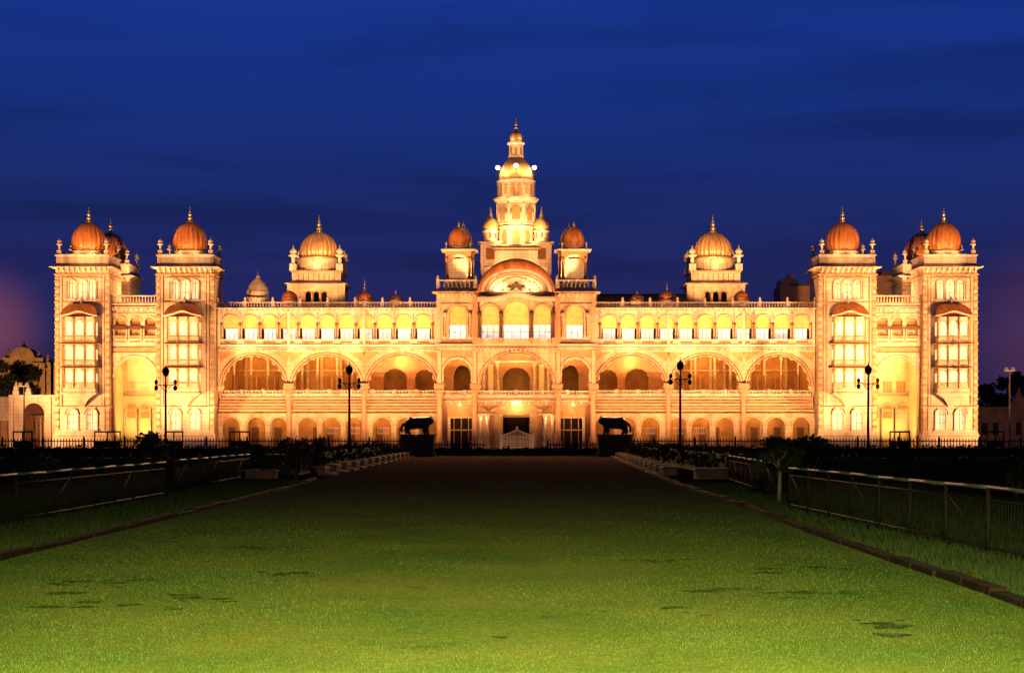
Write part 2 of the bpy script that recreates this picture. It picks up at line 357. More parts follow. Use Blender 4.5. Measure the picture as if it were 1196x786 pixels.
def corner_tower(cx, half, d, dep, detail=True, zcut=0.0):
    mb = MB(); x0, x1 = cx-half, cx+half; y0, y1 = d, d+dep
    zc = Z(314.5)
    ops = [dict(cx=cx+o*1.15, hw=hw, zb=Z(351), zs=zs, rise=hw) for o, hw, zs in ((-1, .36, Z(333)), (0, .50, Z(334)), (1, .36, Z(333)))]
    if detail:
        ops += [dict(cx=cx+o*1.12, hw=.58, zb=Z(502), zs=Z(484.5), rise=.62) for o in (-1, 1)]
    panel(mb, x0, x1, zcut, zc, ops, y0, y0+.5)
    mb.box(x0, x1, y0+.5, y1, zcut, zc)
    if detail:
        mb.box(x0-.25, x1+.25, y0-.25, y1+.25, 0, Z(508)); mb.box(x0-.12, x1+.12, y0-.12, y1+.12, Z(508)+.002, Z(504.5))
        mb.frustum(x0-.12, x1+.12, y0-.12, y1+.12, Z(477), x0-.12, x1+.12, y0-.12, y1+.12, Z(474.6))
    # corner quoins as beaded shafts, and flat pilasters beside them
    z = Z(504) if detail else zcut+1
    k = 0
    while z < zc-1.2:
        for ax, sgn in ((x0, -1), (x1, 1)):
            e = .10 if k % 2 else .05
            mb.box(ax-sgn*.34, ax+sgn*e, y0-e, y0+.34, z, z+.30, 2 if k % 2 else 0)
        z += .40; k += 1
    for sgn in (-1, 1):
        xa = cx+sgn*(half-.62); mb.box(xa-.10, xa+.10, y0-.09, y0, Z(473), zc-.8)
    if detail:
        for sgn in (-1, 1):
            xa = cx+sgn*(half-.46); mb.box(xa-.03, xa+.03, y0-.05, y0, Z(503), zc-.9, 1); xa = cx+sgn*(half-.80); mb.box(xa-.03, xa+.03, y0-.05, y0, Z(474), zc-.9, 1)
            for o in (-1, 1):
                moulding(mb, cx+sgn*1.12, Z(484.5), .80, .84, .06, y0-.05, y0, 1, 14)
        mb.box(x0, x1, y0-.14, y0-.0, Z(474.6)-.1, Z(474.6)-.02, 1); mb.box(x0, x1, y0-.29, y0-.25, Z(509.4), Z(508.8), 1)
        mb.box(cx-1.75, cx+1.75, y0-.04, y0, Z(325), Z(324.4), 1)
        for o in (-1.75, -.58, .58, 1.75): mb.box(cx+o-.05, cx+o+.05, y0-.05, y0, Z(351), Z(331), 1)
    # string courses and frieze under the eave
    for py, t, e in ((354.5, .12, .12), (326, .10, .10), (322, .16, .16)):
        mb.box(x0-e, x1+e, y0-e, y1+e, Z(py)-t, Z(py), 2)
    brackets(mb, x0+.3, x1-.3, y0-.16, zc-.1, .62, .42, .55, .16)
    eave(mb, x0, x1, y0, y1, zc-.02, .62, .30)
    # parapet
    zp0, zp1 = zc+.30, Z(299.5)
    mb.box(x0+.05, x1-.05, y0+.05, y1-.05, zp0-.12, zp1-.18); mb.box(x0-.06, x1+.06, y0-.06, y1+.06, zp1-.18, zp1)
    for i in range(9):
        xa = x0+.35+i*(2*half-.7)/8
        mb.box(xa-.05, xa+.05, y0-.0, y0+.06, zp0+.1, zp1-.25)
    # drum
    zd = Z(295)
    rd = 1.95
    mb.lathe(cx, (y0+y1)/2, [(rd+.15, zp1), (rd+.15, zp1+.35), (rd, zp1+.4), (rd-.05, zd-.15), (rd+.12, zd), (rd+.12, zd+.15)], 32)
    mb.box(x0-.09, x1+.09, y0-.09, y1+.09, zp0+.06, zp0+.12, 1)
    part = mb.build('corner_tower', [CREAM, TRIM, OCHRE], palace)
    cy = (y0+y1)/2
    dome(part, cx, cy, zd+.18, 2.0, Z(257.5)-zd-.18, DOME, rib=20, amp=.075)
    finial(part, cx, cy, Z(258.5), Z(238)-Z(258.5), .26)
    for sx in (-1, 1):
        for sy in (y0+.35, y1-.35): pinnacle(part, cx+sx*(half-.36), sy, zp1, Z(279)-zp1, .24)
    for o, hw, zs in ((-1, .36, Z(333)), (0, .50, Z(334)), (1, .36, Z(333))):
        lit_window(part, cx+o*1.15, y0, hw, Z(351), zs, hw)
    if not detail: return part
    for o in (-1, 1): lit_window(part, cx+o*1.12, y0, .58, Z(502), Z(484.5), .62)
    # bay window hung on the front
    b = MB(); hw = 1.85; bo = 1.5; yb = y0-bo; bc = cx
    # corbel
    b.frustum(bc-.25, bc+.25, y0-.2, y0, Z(476), bc-.9, bc+.9, y0-.8, y0, Z(467))
    b.frustum(bc-.9, bc+.9, y0-.8, y0, Z(467)+.002, bc-hw, bc+hw, yb, y0, Z(461.5))
    b.box(bc-hw-.12, bc+hw+.12, yb-.12, y0, Z(461.5)+.002, Z(459.5)); b.box(bc-hw, bc+hw, yb, y0, Z(459.5)+.002, Z(455.5))
    levels = ((455.5, 431.5, 0), (429.5, 404, 0), (401.8, 372.5, 1))
    for a, t, roundh in levels:
        za, zt = Z(a), Z(t)
        ops = []
        for o in (-1, 0, 1):
            w2 = .50 if o == 0 else .40
            ops.append(dict(cx=bc+o*1.17, hw=w2, zb=za+.75, zs=zt-(.95 if roundh else .5), rise=(w2 if roundh else .18), n=12))
        panel(b, bc-hw, bc+hw, za+.002, zt, ops, yb, yb+.22)
        for o in ops: pane_poly(b, o['cx'], o['hw']+.02, o['zb'], o['zs'], o['rise'], yb+.24, 1)
        b.box(bc-hw, bc+hw, yb+.3, y0, za+.002, zt)
        for sg in (-1, 1):         # side lights
            b.box(bc+sg*(hw), bc+sg*(hw+.03), yb+.45, y0-.35, za+.8, zt-.6, 1)
        for o in (-1.78, -.62, .62, 1.78):
            b.lathe(bc+o, yb-.03, [(.10, za+.1), (.13, za+.5), (.085, za+.6), (.085, zt-.55), (.13, zt-.4), (.13, zt-.1)], 8, 3)
        b.box(bc-hw+.1, bc+hw-.1, yb-.06, yb, za+.12, za+.16, 3); b.box(bc-hw+.1, bc+hw-.1, yb-.06, yb, za+.62, za+.68, 3)
        for i in range(11):
            xa = bc-hw+.25+i*(2*hw-.5)/10; b.box(xa-.05, xa+.05, yb-.04, yb, za+.16, za+.62, 0)
    for py in (430.5, 402.9):
        b.frustum(bc-hw-.42, bc+hw+.42, yb-.42, y0, Z(py)-.06, bc-hw-.1, bc+hw+.1, yb-.1, y0, Z(py)+.1, 3)
    # curved roof: eave band arched in the middle, orange shell above
    n = 18; low = []; up = []
    for i in range(n+1):
        t = -1+2*i/n; xx = bc+t*(hw+.32)
        ze = Z(371.5)+.42*math.exp(-(t*2.2)**2)-.12*abs(t)**3
        low.append((xx, ze)); up.append((xx, ze+.16))
    b.prism([low + up[::-1]], yb-.35, y0, 0)
    vs = []; fs = []; rows = 7
    for k in range(rows+1):
        q = k/rows
        for i in range(n+1):
            t = -1+2*i/n; sc = math.cos(q*PI/2)**.8 if q < 1 else .02
            ze = up[i][1]
            top = Z(356.5)
            vs.append((bc+t*(hw+.26)*(sc*.92+.08), yb-.30+(bo+.28)*q*.8, ze+.01+(top-ze)*math.sin(q*PI/2)))
    for k in range(rows):
        for i in range(n): fs.append((k*(n+1)+i, k*(n+1)+i+1, (k+1)*(n+1)+i+1, (k+1)*(n+1)+i))
    b.add(vs, fs, 2, True)
    b.box(bc-.9, bc+.9, yb+.9, y0, Z(371), Z(358), 2)
    bw = b.build('bay_window', [CREAM, PANE, DOME, OCHRE], part)
    pinnacle(part, bc, yb+1.15, Z(357.5), 1.0, .12)
    return part
TOWERS = []
for sx in (-1, 1):
    TOWERS.append((sx*50.2, corner_tower(sx*50.2, 3.08, -2.0, 6.2)))
    TOWERS.append((sx*38.3, corner_tower(sx*38.3, 3.28, -2.0, 6.2)))
    corner_tower(sx*50.2, 3.0, 9.0, 6.0, False, 15.0)
    for x, hf in ((50.2, 3.08), (38.3, 3.28)):
        # small dome lamps behind the parapet
        spot(P(sx*x-1.2, -1.6, 23.15), P(sx*x, 1.1, 25.4), 130, WARM, 150, 1, .1); spot(P(sx*x+1.2, -1.6, 23.15), P(sx*x, 1.1, 25.4), 130, WARM, 150, 1, .1)
    spot(P(sx*51.5, 9.3, 23.1), P(sx*50.2, 12, 25.5), 260, WARM, 150, 1, .1)

for sx in (-1, 1): spot(P(sx*45.6, 6.0, 20.5), P(sx*50.2, 12, 25), 2600, WARM, 60, .8)
# ---- gate bay between the two towers
def gate_bay(sx):
    cx = sx*44.35; x0, x1 = cx-2.78, cx+2.78; d = -.6
    mb = MB(); zt = Z(357)
    panel(mb, x0, x1, 0, Z(413.5), [dict(cx=cx, hw=2.52, zb=0, zs=Z(442), rise=2.5, n=28)], d, d+1.0)
    moulding(mb, cx, Z(442), 2.53, 2.51, .16, d-.1, d, 0, 28); moulding(mb, cx, Z(442), 2.70, 2.68, .05, d-.04, d, 4, 28)
    # frieze
    mb.box(x0, x1, d, d+1, Z(413.5)+.002, Z(404), 0); mb.box(x0, x1, d-.12, d, Z(413), Z(412), 0); mb.box(x0, x1, d-.12, d, Z(407), Z(406), 0)
    mb.box(x0+.2, x1-.2, d-.04, d, Z(411.8), Z(407.2), 1)
    ops = [dict(cx=cx+o*1.72, hw=.62, zb=Z(400), zs=Z(377), rise=.6, n=14) for o in (-1, 0, 1)]
    panel(mb, x0, x1, Z(404)+.002, zt, ops, d, d+.6)
    mb.box(x0, x1, d+.6, d+6, Z(413), zt, 0)
    for o in ops:
        moulding(mb, o['cx'], o['zs'], .64, .62, .12, d-.12, d, 0, 14)
        mb.box(o['cx']-.6, o['cx']+.6, d+.35, d+.45, Z(399.5), Z(386), 0)
        mb.box(o['cx']-.6, o['cx']+.6, d+.45, d+.55, Z(383), Z(370.5), 1)
        mb.box(o['cx']-.22, o['cx']+.22, d+.31, d+.35, Z(395), Z(388), 1)
    for o in (-1, 0, 1):   # jharokha hoods
        c = cx+o*1.72
        mb.frustum(c-.85, c+.85, d-.55, d, Z(385.5), c-.68, c+.68, d-.05, d, Z(381), 1)
        mb.box(c-.78, c+.78, d-.30, d, Z(399), Z(396), 0); mb.box(c-.7, c+.7, d-.22, d, Z(395.9), Z(392.5), 1)
        for q in (-.72, .72): mb.box(c+q-.07, c+q+.07, d-.3, d, Z(396), Z(385), 0)
    for py, e in ((366.5, .14), (361, .2), (359, .34)): mb.box(x0, x1, d-e, d, Z(py)-.14, Z(py), 0)
    brackets(mb, x0+.2, x1-.2, d-.14, Z(361), .6, .3, .4, .12)
    mb.box(x0, x1, d-.45, d+6, zt+.002, zt+.18, 0)
    # niche inside
    mb.box(x0, x1, d+5.2, d+5.6, 0, Z(413), 2)
    for s2 in (-1, 1): mb.box(cx+s2*2.54, cx+s2*2.9, d+1, d+5.2, 0, Z(413.6), 2)
    mb.box(x0, x1, d+1, d+5.2, Z(414.6), Z(413.7), 2)
    yb = d+5.2
    for py in (458, 461): mb.box(x0, x1, yb-.15, yb, Z(py)-.12, Z(py), 0)
    for o in (-1, 0, 1):
        c = cx+o*1.62
        mb.box(c-.55, c+.55, yb-.03, yb, Z(457), Z(444), 3 if sx > 0 else 0)
        if sx > 0:
            for q in (-.18, .18): mb.box(c+q-.03, c+q+.03, yb-.06, yb-.03, Z(456), Z(445), 0)
        mb.prism([opening(c, .55, Z(488), Z(477), .55, 12)], yb-.04, yb, 0)
        mb.prism([arch(c, Z(477.5), .48, .5, 12)], yb-.08, yb-.04, 3)
        mb.box(c-.5, c+.5, yb-.08, yb-.04, Z(488), Z(480.5), 3 if o < 1 else 0)
        moulding(mb, c, Z(477), .56, .56, .12, yb-.12, yb, 0, 12)
        for q in (-.78, .78): mb.box(c+q-.10, c+q+.10, yb-.2, yb, Z(520), Z(477), 0)
    mb.box(x0, x1, d-.15, d-.12, Z(412.6), Z(412.2), 4); mb.box(x0, x1, d-.15, d-.12, Z(406.7), Z(406.3), 4)
    part = mb.build('gate_bay', [CREAM, OCHRE, CHAIN, OCHRE, TRIM], palace)
    b = MB(); balusters(b, x0, x1, d-.2, zt+.18, Z(346), .33, 5.4, 0, False); b.build('balustrade', CREAM, part)
    for o in (-1, 1): spot(P(cx+o*1.2, d+1.4, .6), P(cx+o*.3, d+5.2, 8.5), 1500, (1, .62, .17), 110)
    point(P(cx, d+2.6, 9.2), 260, (1, .6, .16), .3)
for sx in (-1, 1): gate_bay(sx)

# ---- arcaded wings
def xm(sx, px): return sx*(603-px)*.1     # distance left of the middle in photo px, mirrored
def colm(mb, x, y, z0, z1, r=.3, m=0, n=14):
    mb.box(x-r*1.5, x+r*1.5, y-r*1.5, y+r*1.5, z0, z0+.5, m)
    mb.lathe(x, y, [(r*1.35, z0+.5), (r*1.35, z0+.7), (r*1.02, z0+.85), (r, z0+1.2), (r*.92, z1-1.0), (r*1.1, z1-.92), (r*.95, z1-.8), (r*1.35, z1-.45), (r*1.5, z1-.3)], n, m)
    mb.box(x-r*1.6, x+r*1.6, y-r*1.6, y+r*1.6, z1-.3, z1, m)
def wing(sx):
    L = lambda px: xm(sx, px)
    xa, xb = sorted((L(254.2), L(511)))
    mb = MB(); zr = Z(361.5)
    # shell: back wall, roof, floors, ceilings
    mb.box(xa, xb, 9.2, 9.6, 0, zr, 1); mb.box(xa, xb, 1.3, 9.6, zr-.5, zr-.02, 0)
    mb.box(xa, xb, .9, 9.2, Z(409.5), Z(407), 0); mb.box(xa, xb, 3.1, 9.2, Z(463.5)-.3, Z(463.5), 3)
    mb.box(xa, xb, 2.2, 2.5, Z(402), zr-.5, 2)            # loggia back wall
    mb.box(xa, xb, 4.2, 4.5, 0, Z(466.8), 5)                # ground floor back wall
    mb.box(xa, xb, .9, 4.2, Z(484)-.1, Z(482.2), 0)
    # floor band between arches and loggia
    mb.box(xa, xb, -.12, 1.2, Z(409.8)+.1, Z(402.8), 0); mb.box(xa, xb, -.15, -.12, Z(406.2), Z(405.6), 6); mb.box(xa, xb, -.21, -.18, Z(362.4), Z(361.9), 6); mb.box(xb-.2 if sx > 0 else xa, xb if sx > 0 else xa+.2, .9, 9.2, Z(464), Z(409.6), 1); mb.box(xa, xb, -.3, -.12, Z(404.2), Z(402.8), 0); mb.box(xa, xb, -.22, -.12, Z(409.3)+.07, Z(408.2), 0)
    brackets(mb, xa+.2, xb-.2, -.12, Z(408.2), .72, .28, .28, .14)
    # cornice under the parapet
    mb.box(xa, xb, -.18, 1.4, Z(363.2), zr, 0); mb.box(xa, xb, -.52, 1.4, zr+.002, zr+.14, 0)
    brackets(mb, xa+.2, xb-.2, -.18, zr, .6, .3, .22, .12)
    # pilasters on the loggia at the bay lines
    for px in (256, 337.5, 425.5, 509): mb.box(L(px)-.16, L(px)+.16, -.22, 0, Z(402.8)+.002, Z(363.2)-.002, 0)
    # interior back wall ornament: pilasters, windows, arched doors
    yb = 9.2; s = 1.046
    for px, w2 in ((268,1.6),(288,1.4),(313,1.4),(330,1.4),(345,1.6),(360,1.4),(376,1.6),(399,1.6),(418,1.6)):
        mb.box(L(px)*s-.16, L(px)*s+.16, yb-.25, yb, Z(466), Z(412), 0)
        mb.box(L(px)*s-.28, L(px)*s+.28, yb-.3, yb, Z(436), Z(434), 0)
    mb.box(xa, xb, yb-.2, yb, Z(430.5), Z(428.6), 0)
    for px in (277, 300, 321, 352, 388, 408):
        mb.box(L(px)*s-.55, L(px)*s+.55, yb-.06, yb, Z(457), Z(438), 4)
        mb.box(L(px)*s-.06, L(px)*s+.06, yb-.1, yb-.06, Z(457), Z(438), 0)
    wing_o = mb.build('gallery_wing', [CREAM, OCHRE, DARK, GRAN, DEEP, DEEP, TRIM], palace)
    # inner arcade screen seen through the arch next the middle
    b = MB()
    x0, x1 = sorted((L(426)*1.03, L(512)*1.03))
    panel(b, x0, x1, Z(464), Z(410), [dict(cx=L(461.5)*1.025, hw=1.48, zb=Z(464), zs=Z(443), rise=1.5, lobes=7, n=42, amp=.06), dict(cx=L(496.5)*1.025, hw=1.28, zb=Z(464), zs=Z(443), rise=1.4, lobes=7, n=42, amp=.06)], 5.6, 6.0)
    b.box(x0, x1, 7.6, 7.7, Z(464), Z(411), 1); b.box(x0, x1, 6.0, 7.6, Z(411), Z(410.3), 1)
    for xe in (x0, x1-.1): b.box(xe, xe+.1, 6.0, 7.6, Z(464), Z(411), 1)
    b.build('inner_arcade', [ROSE, DEEP], wing_o)
    for px in (461.5, 496.5): point(P(L(px)*1.02, 6.9, 10.4), 34, (1, .50, .10), .15)
    # interior slender columns
    for px in (272, 292, 312, 352, 370, 393, 411):
        q = MB(); colm(q, 0, 0, Z(463.5), Z(412), .14, 0, 8); q.build('inner_column', HONEY, wing_o, (L(px)*1.02, 5.0, 0))
    # big cusped arches
    for a, c_, hw, e in ((254.2, 296, 3.65, 337.6), (337.6, 381.4, 3.95, 425.2), (425.2, 469, 3.95, 511)):
        x0, x1 = sorted((L(a), L(e))); cx = L(c_)
        b = MB()
        panel(b, x0+.003, x1-.003, Z(457), Z(409.8)+.098, [dict(cx=cx, hw=hw, zb=Z(457), zs=Z(452), rise=Z(415.3)-Z(452), lobes=11, n=110, amp=.055)], 0, .75)
        moulding(b, cx, Z(452), hw+.14, Z(415.3)-Z(452)+.12, .16, -.10, 0, 0, 40)
        moulding(b, cx, Z(452), hw+.36, Z(415.3)-Z(452)+.30, .06, -.05, 0, 1, 40)
        for sg in (-1, 1):    # spandrel rosette and bracket capital
            b.lathe(cx+sg*hw*.86, 0, [(.3, 0), (.1, 0)], 3, 0) if False else None
        b.band(arch(cx, Z(452), hw+.005, Z(415.3)-Z(452)+.0, 40), arch(cx, Z(452), hw+.12, Z(415.3)-Z(452)+.10, 40), -.04, 0, 1)
        for sg in (-1, 1):
            tri = [(cx+sg*(hw+.55), Z(411.5)), (cx+sg*(hw*.62), Z(411.5)), (cx+sg*(hw+.55)*.93, Z(423))] if abs(cx+sg*(hw+.55)) < 35 and abs(x1-x0) > 0 else None
            if tri: b.prism([tri if sg > 0 else tri[::-1]], -.03, 0, 2)
        b.build('cusped_arch', [HONEY, TRIM, OCHRE], wing_o)
    # columns in front
    for px in (337.6, 425.2, 513.2):
        q = MB(); x = 0
        colm(q, 0, 0, Z(523), Z(455.5), .31, 0)
        q.frustum(-.42, .42, -.42, .42, Z(455.5)+.003, -.62, .62, -.42, .42, Z(448), 0)
        q.build('column', ROSE, wing_o, (L(px), .02, 0))
    # parapet of the hall, stepped seats below it
    b = MB(); b.box(xa, xb, 1.52, 1.77, Z(463.5)+.003, Z(463.5)+.28); balusters(b, xa, xb, 1.64, Z(463.5)+.28, Z(455.6), .4, 2.6, 0, False)
    b.build('balustrade', CREAM, wing_o, label='low stone balustrade of the upper hall')
    b = MB(); n = 5
    for i in range(n):
        z1 = Z(463.7)-i*.372; b.box(xa+.02, xb-.02, 1.5-i*.2-.2, 1.5-i*.2 if i else 3.0, z1-.372+.002, z1, i % 2)
    b.build('stepped_seating', [mat('pale_seat_stone', (.62, .37, .22), .85, .15, 1.3, .3), ROSE], wing_o)
    # ground arcade
    b = MB(); g = [(269.6, 1.0), (299, 1.05), (325, .98), (359, 1.08), (387, 1.08), (413, 1.05), (446, 1.08), (473.5, 1.08), (500, 1.05)]
    panel(b, xa, xb, 0, Z(482.2), [dict(cx=L(px), hw=hw, zb=0, zs=Z(498), rise=1.02, n=18) for px, hw in g], .3, .8)
    b.box(xa, xb, .12, .3, Z(483.2), Z(482.2)); b.box(xa, xb, .2, .3, Z(486)-.06, Z(486)+.06)
    for px, hw in g: moulding(b, L(px), Z(498), hw+.05, 1.07, .10, .22, .3, 0, 18)
    b.box(xa, xb, .09, .12, Z(483), Z(482.5), 1)
    for px, hw in g: moulding(b, L(px), Z(498), hw+.16, 1.18, .05, .27, .3, 1, 18)
    b.build('ground_arcade', [HONEY, TRIM], wing_o)
    for px, hw in g:     # low white window rails seen in the arches
        if px in (387, 413, 446, 473.5):
            q = MB(); q.box(-.7, .7, 0, .06, Z(507), Z(506)); q.box(-.7, .7, 0, .06, Z(500.2), Z(499.4))
            for i in range(8): q.box(-.7+i*.2-.025, -.7+i*.2+.025, 0.01, .05, Z(507), Z(500.2))
            q.build('window_rail', CREAM, wing_o, (L(px), 2.0, 0))
    for px in (264, 292, 319, 365, 381, 407, 440, 467, 494):
        q = MB(); q.box(-.42, .42, 0, .08, 0, Z(499)); q.box(-.36, -.03, -.04, 0, .3, Z(501)); q.box(.03, .36, -.04, 0, .3, Z(501)); q.build('door', BROWN, wing_o, (L(px), 4.1, 0))
    for px in (283, 311, 372, 399, 458, 486):
        q = MB(); q.box(-.12, .12, 0, .25, 0, Z(486)); q.build('pilaster', CREAM, wing_o, (L(px), 3.9, 0))
    # loggia: eleven bays
    n = 11; step = (L(505.3)-L(258.2))/n; cxs = [L(258.2)+step*(i+.5) for i in range(n)]
    b = MB()
    panel(b, xa, xb, Z(402.8)+.002, Z(363.2)-.002, [dict(cx=c, hw=.93, zb=Z(396.8), zs=Z(376.5), rise=.82, n=14) for c in cxs], 0, .42)
    for c in cxs:
        moulding(b, c, Z(376.5), .95, .84, .10, -.08, 0, 0, 14); moulding(b, c, Z(376.5), 1.06, .95, .05, -.03, 0, 1, 14); b.box(c-.03+step/2, c+.03+step/2, -.13, -.1, Z(376), Z(367), 1)
        b.box(c-.85, c+.85, -.05, 0, Z(401.8), Z(398), 0); b.box(c-.7, c+.7, -.08, -.05, Z(401), Z(398.8), 1)
        b.box(c-1.0, c+1.0, -.16, 0, Z(397.4), Z(396.4), 0)
    for i in range(n+1):
        x = L(258.2)+step*i
        b.lathe(x, -.06, [(.17, Z(396.4)), (.17, Z(394.5)), (.10, Z(393.6)), (.09, Z(382)), (.16, Z(380)), (.18, Z(377.8))], 8, 1)
        b.box(x-.13, x+.13, -.1, 0, Z(377.6), Z(366), 0)
    b.build('loggia_arcade', [CREAM, TRIM], wing_o)
    pr = None
    for i, c in enumerate(cxs):
        if pr is None:
            q = MB(); q.prism([opening(0, .90, Z(383.6), Z(376.5), .80, 14)], .46, .50, 0)
            for k in range(13): q.add([(-.9+k*.138, .455, Z(383.6)), (-.9+(k+1)*.138, .455, Z(383.6)), (-.9+(k+.5)*.138, .455, Z(384.7))], [(0, 1, 2)], 1)
            q.box(-.9, .9, .44, .52, Z(383.7), Z(383.2), 1)
            pr = q.build('blind', [BLIND, OCHRE], wing_o, (c, 0, 0))
            q = MB(); q.box(-.74, .74, 1.0, 1.05, Z(402), Z(382), 0)
            for k in (-.74, -.25, .25, .74): q.box(k-.03, k+.03, .95, 1.0, Z(400), Z(382), 1)
            q.box(-.74, .74, .955, .995, Z(389.6), Z(389.1), 1)
            pw = q.build('lit_screen', [WPANE, GRAN], wing_o, (c, 0, 0))
        else:
            inst(pr, (c, 0, 0)); inst(pw, (c, 0, 0))
    # roof balustrade
    b = MB(); balusters(b, xa, xb, .1, zr+.14, Z(353), .34, 3.3, 0, True); b.build('roof_balustrade', CREAM, wing_o)
    # lamps of the halls
    for px, pw_ in ((296, 900), (381, 1150), (469, 1000)):
        point(P(L(px), 2.6, 11.15), pw_*.40, (1, .50, .11), .3); point(P(L(px)*1.02, 6.6 if px < 430 else 5.0, 10.9), pw_*.26, (1, .42, .075), .3)
    for px in (270, 299, 325, 359, 387, 413, 446, 473): point(P(L(px), 2.3, 4.0), 105 if px > 330 else 62, AMB, .15)
    return wing_o
for sx in (-1, 1): wing(sx)

# ---- domed towers rising behind the wings
def domed_tower(sx):
    d = 12.0; f = 1+d/200; cx = sx*23.35*f; half = 3.1*f
    zd = lambda py: ZD(py, d)
    mb = MB(); y0 = d; y1 = d+2*half; cy = d+half
    panel(mb, cx-half, cx+half, zd(362), zd(332), [dict(cx=cx+o*.98, hw=.36, zb=zd(353), zs=zd(344), rise=.36, n=10) for o in (-1, 0, 1)], y0, y0+.5)
    mb.box(cx-half, cx+half, y0+.9, y1, zd(370), zd(332)); mb.box(cx-half, cx+half, y0+.5, y0+.9, zd(336), zd(332))
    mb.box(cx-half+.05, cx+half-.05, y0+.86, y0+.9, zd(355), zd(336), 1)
    for sg in (-1, 1): mb.box(cx+sg*half-.3, cx+sg*half+.3, y0-.12, y0+.5, zd(362), zd(332.5))
    eave(mb, cx-half, cx+half, y0, y1, zd(332), .55, .28)
    h2 = half-.25
    mb.box(cx-h2, cx+h2, y0+.25, y1-.25, zd(331)+.2, zd(317.5)); mb.box(cx-h2-.15, cx+h2+.15, y0+.1, y1-.1, zd(317.5)+.002, zd(316))
    for i in range(9): 
        xa = cx-h2+.5+i*(2*h2-1)/8; mb.box(xa-.25, xa+.25, y0+.2, y0+.25, zd(328), zd(320), 0)
    mb.box(cx-h2, cx+h2, y0+.15, y0+.25, zd(330), zd(329)); mb.box(cx-h2, cx+h2, y0+.15, y0+.25, zd(319), zd(318))
    # drum: flared white skirt
    mb.lathe(cx, cy, [(2.5, zd(316)), (2.2, zd(314)), (2.25, zd(311)), (2.42, zd(303)), (2.5, zd(301.5)), (2.5, zd(300.5))], 40, 0)
    for py in (331, 329.4, 316.6): mb.box(cx-h2-.03, cx+h2+.03, y0+.07, y0+.20, zd(py)-.06, zd(py), 2)
    for i in range(8):
        xa = cx-h2+.5+(i+.5)*(2*h2-1)/8; mb.box(xa-.05, xa+.05, y0+.18, y0+.22, zd(328), zd(320), 2)
    for i in range(16):
        a = 2*PI*(i+.5)/16; mb.lathe(cx+2.36*math.cos(a), cy+2.36*math.sin(a), [(.10, zd(314)), (.07, zd(312)), (.07, zd(305)), (.14, zd(303))], 6, 0)
    for sg in (-1, 1): mb.box(cx+sg*(half-.5)-.03, cx+sg*(half-.5)+.03, y0-.05, y0, zd(360), zd(334), 2)
    for o in (-1, 0, 1): moulding(mb, cx+o*.98, zd(344), .46, .46, .06, y0-.05, y0, 2, 10)
    part = mb.build('domed_tower', [ROSE2, DARK, TRIM], palace)
    dome(part, cx, cy, zd(300.6), 2.42, zd(267)-zd(300.6), GDOME, rib=24, amp=.10)
    m2 = MB(); m2.lathe(cx, cy, [(2.5, zd(300.5)), (2.62, zd(299.4)), (2.45, zd(298.2))], 40); m2.build('dome_collar', GOLD, part)
    finial(part, cx, cy, zd(268.5), zd(246)-zd(268.5), .34)
    for a in (-1, 1):
        for b_ in (y0+.45, y1-.45): pinnacle(part, cx+a*(half-.4), b_, zd(316), zd(286)-zd(316), .42)
    for a in (-1, 1):
        spot(P(cx+a*3.6, y0-4.5, zd(355)), P(cx+a*.4, y0+1.5, zd(300)), 3400, WARM, 80, .7)
    spot(P(cx, y0-.1, zd(317)+.5), P(cx, cy, zd(288)), 240, YEL, 150, 1, .15)
for sx in (-1, 1): domed_tower(sx)

# ---- little cupolas along the roof edge
def cupola(px, side_d, pyb, pyt, r, fin, mt=DOME, lattice=False, label=None):
    d = side_d; cx = XD(px, d)+.0; z0, z1 = ZD(pyb, d), ZD(pyt, d)
    mb = MB()
    if lattice:
        mb.lathe(cx, d+1.2, [(r*1.02, z0), (r*1.02, z0+.5), (r*.95, z0+.6), (r*1.0, z0+1.1), (r*.96, z0+(z1-z0)*.50), (r*.84, z0+(z1-z0)*.68), (r*.62, z0+(z1-z0)*.84), (r*.34, z0+(z1-z0)*.97), (r*.16, z1+.15), (r*.2, z1+.3), (r*.08, z1+.45)], 16, 0, False)
        for k in range(2): mb.lathe(cx, d+1.2, [(r*(1.04-.03*k), z0+.5+k*.75), (r*(1.10-.05*k), z0+.58+k*.75), (r*(1.02-.06*k), z0+.66+k*.75)], 16, 1)
        p = mb.build('roof_cupola', [CREAM, GRAN], palace, label=label)
    else:
        mb.lathe(cx, d+1.2, [(r*1.05, z0-1.2), (r*1.05, z0), (r*.92, z0+.05)], 16, 0, False)
        p = mb.build('roof_cupola', [CREAM], palace, label=label)
        dome(p, cx, d+1.2, z0, r, z1-z0, mt, 24, 12)
    finial(p, cx, d+1.2, z1-.05, fin, .13, n=8)
    spot(P(cx-.4, d-1.3, z0-.9), P(cx, d+1.2, z0+.7), 420 if lattice else 170, WARM, 120, .9, .1)
    return p
cupola(299.5, 4, 353, 325, 1.35, 1.1, lattice=True, label='pale lattice cupola on the roof')
cupola(336.5, 3, 351, 339, .95, .3); cupola(425, 3, 351, 339.5, 1.0, 2.0); cupola(461.5, 3, 351, 344, .85, .9)
cupola(745, 3, 351, 343, .85, .7); cupola(780, 3, 351, 339, 1.0, 1.4); cupola(868, 3, 351, 339, .95, .3)
b = MB(); d = 26
for a, e, t in ((697, 805, 345.5),): b.box(XD(a, d), XD(e, d), d, d+4, ZD(362, d), ZD(t, d)); b.box(XD(a, d), XD(e, d)+.3, d-.5, d+4, ZD(t, d)+.002, ZD(t-1.6, d), 1)
b.build('rear_roof_block', [ROSE, BROWN], palace)
b = MB(); d = 32
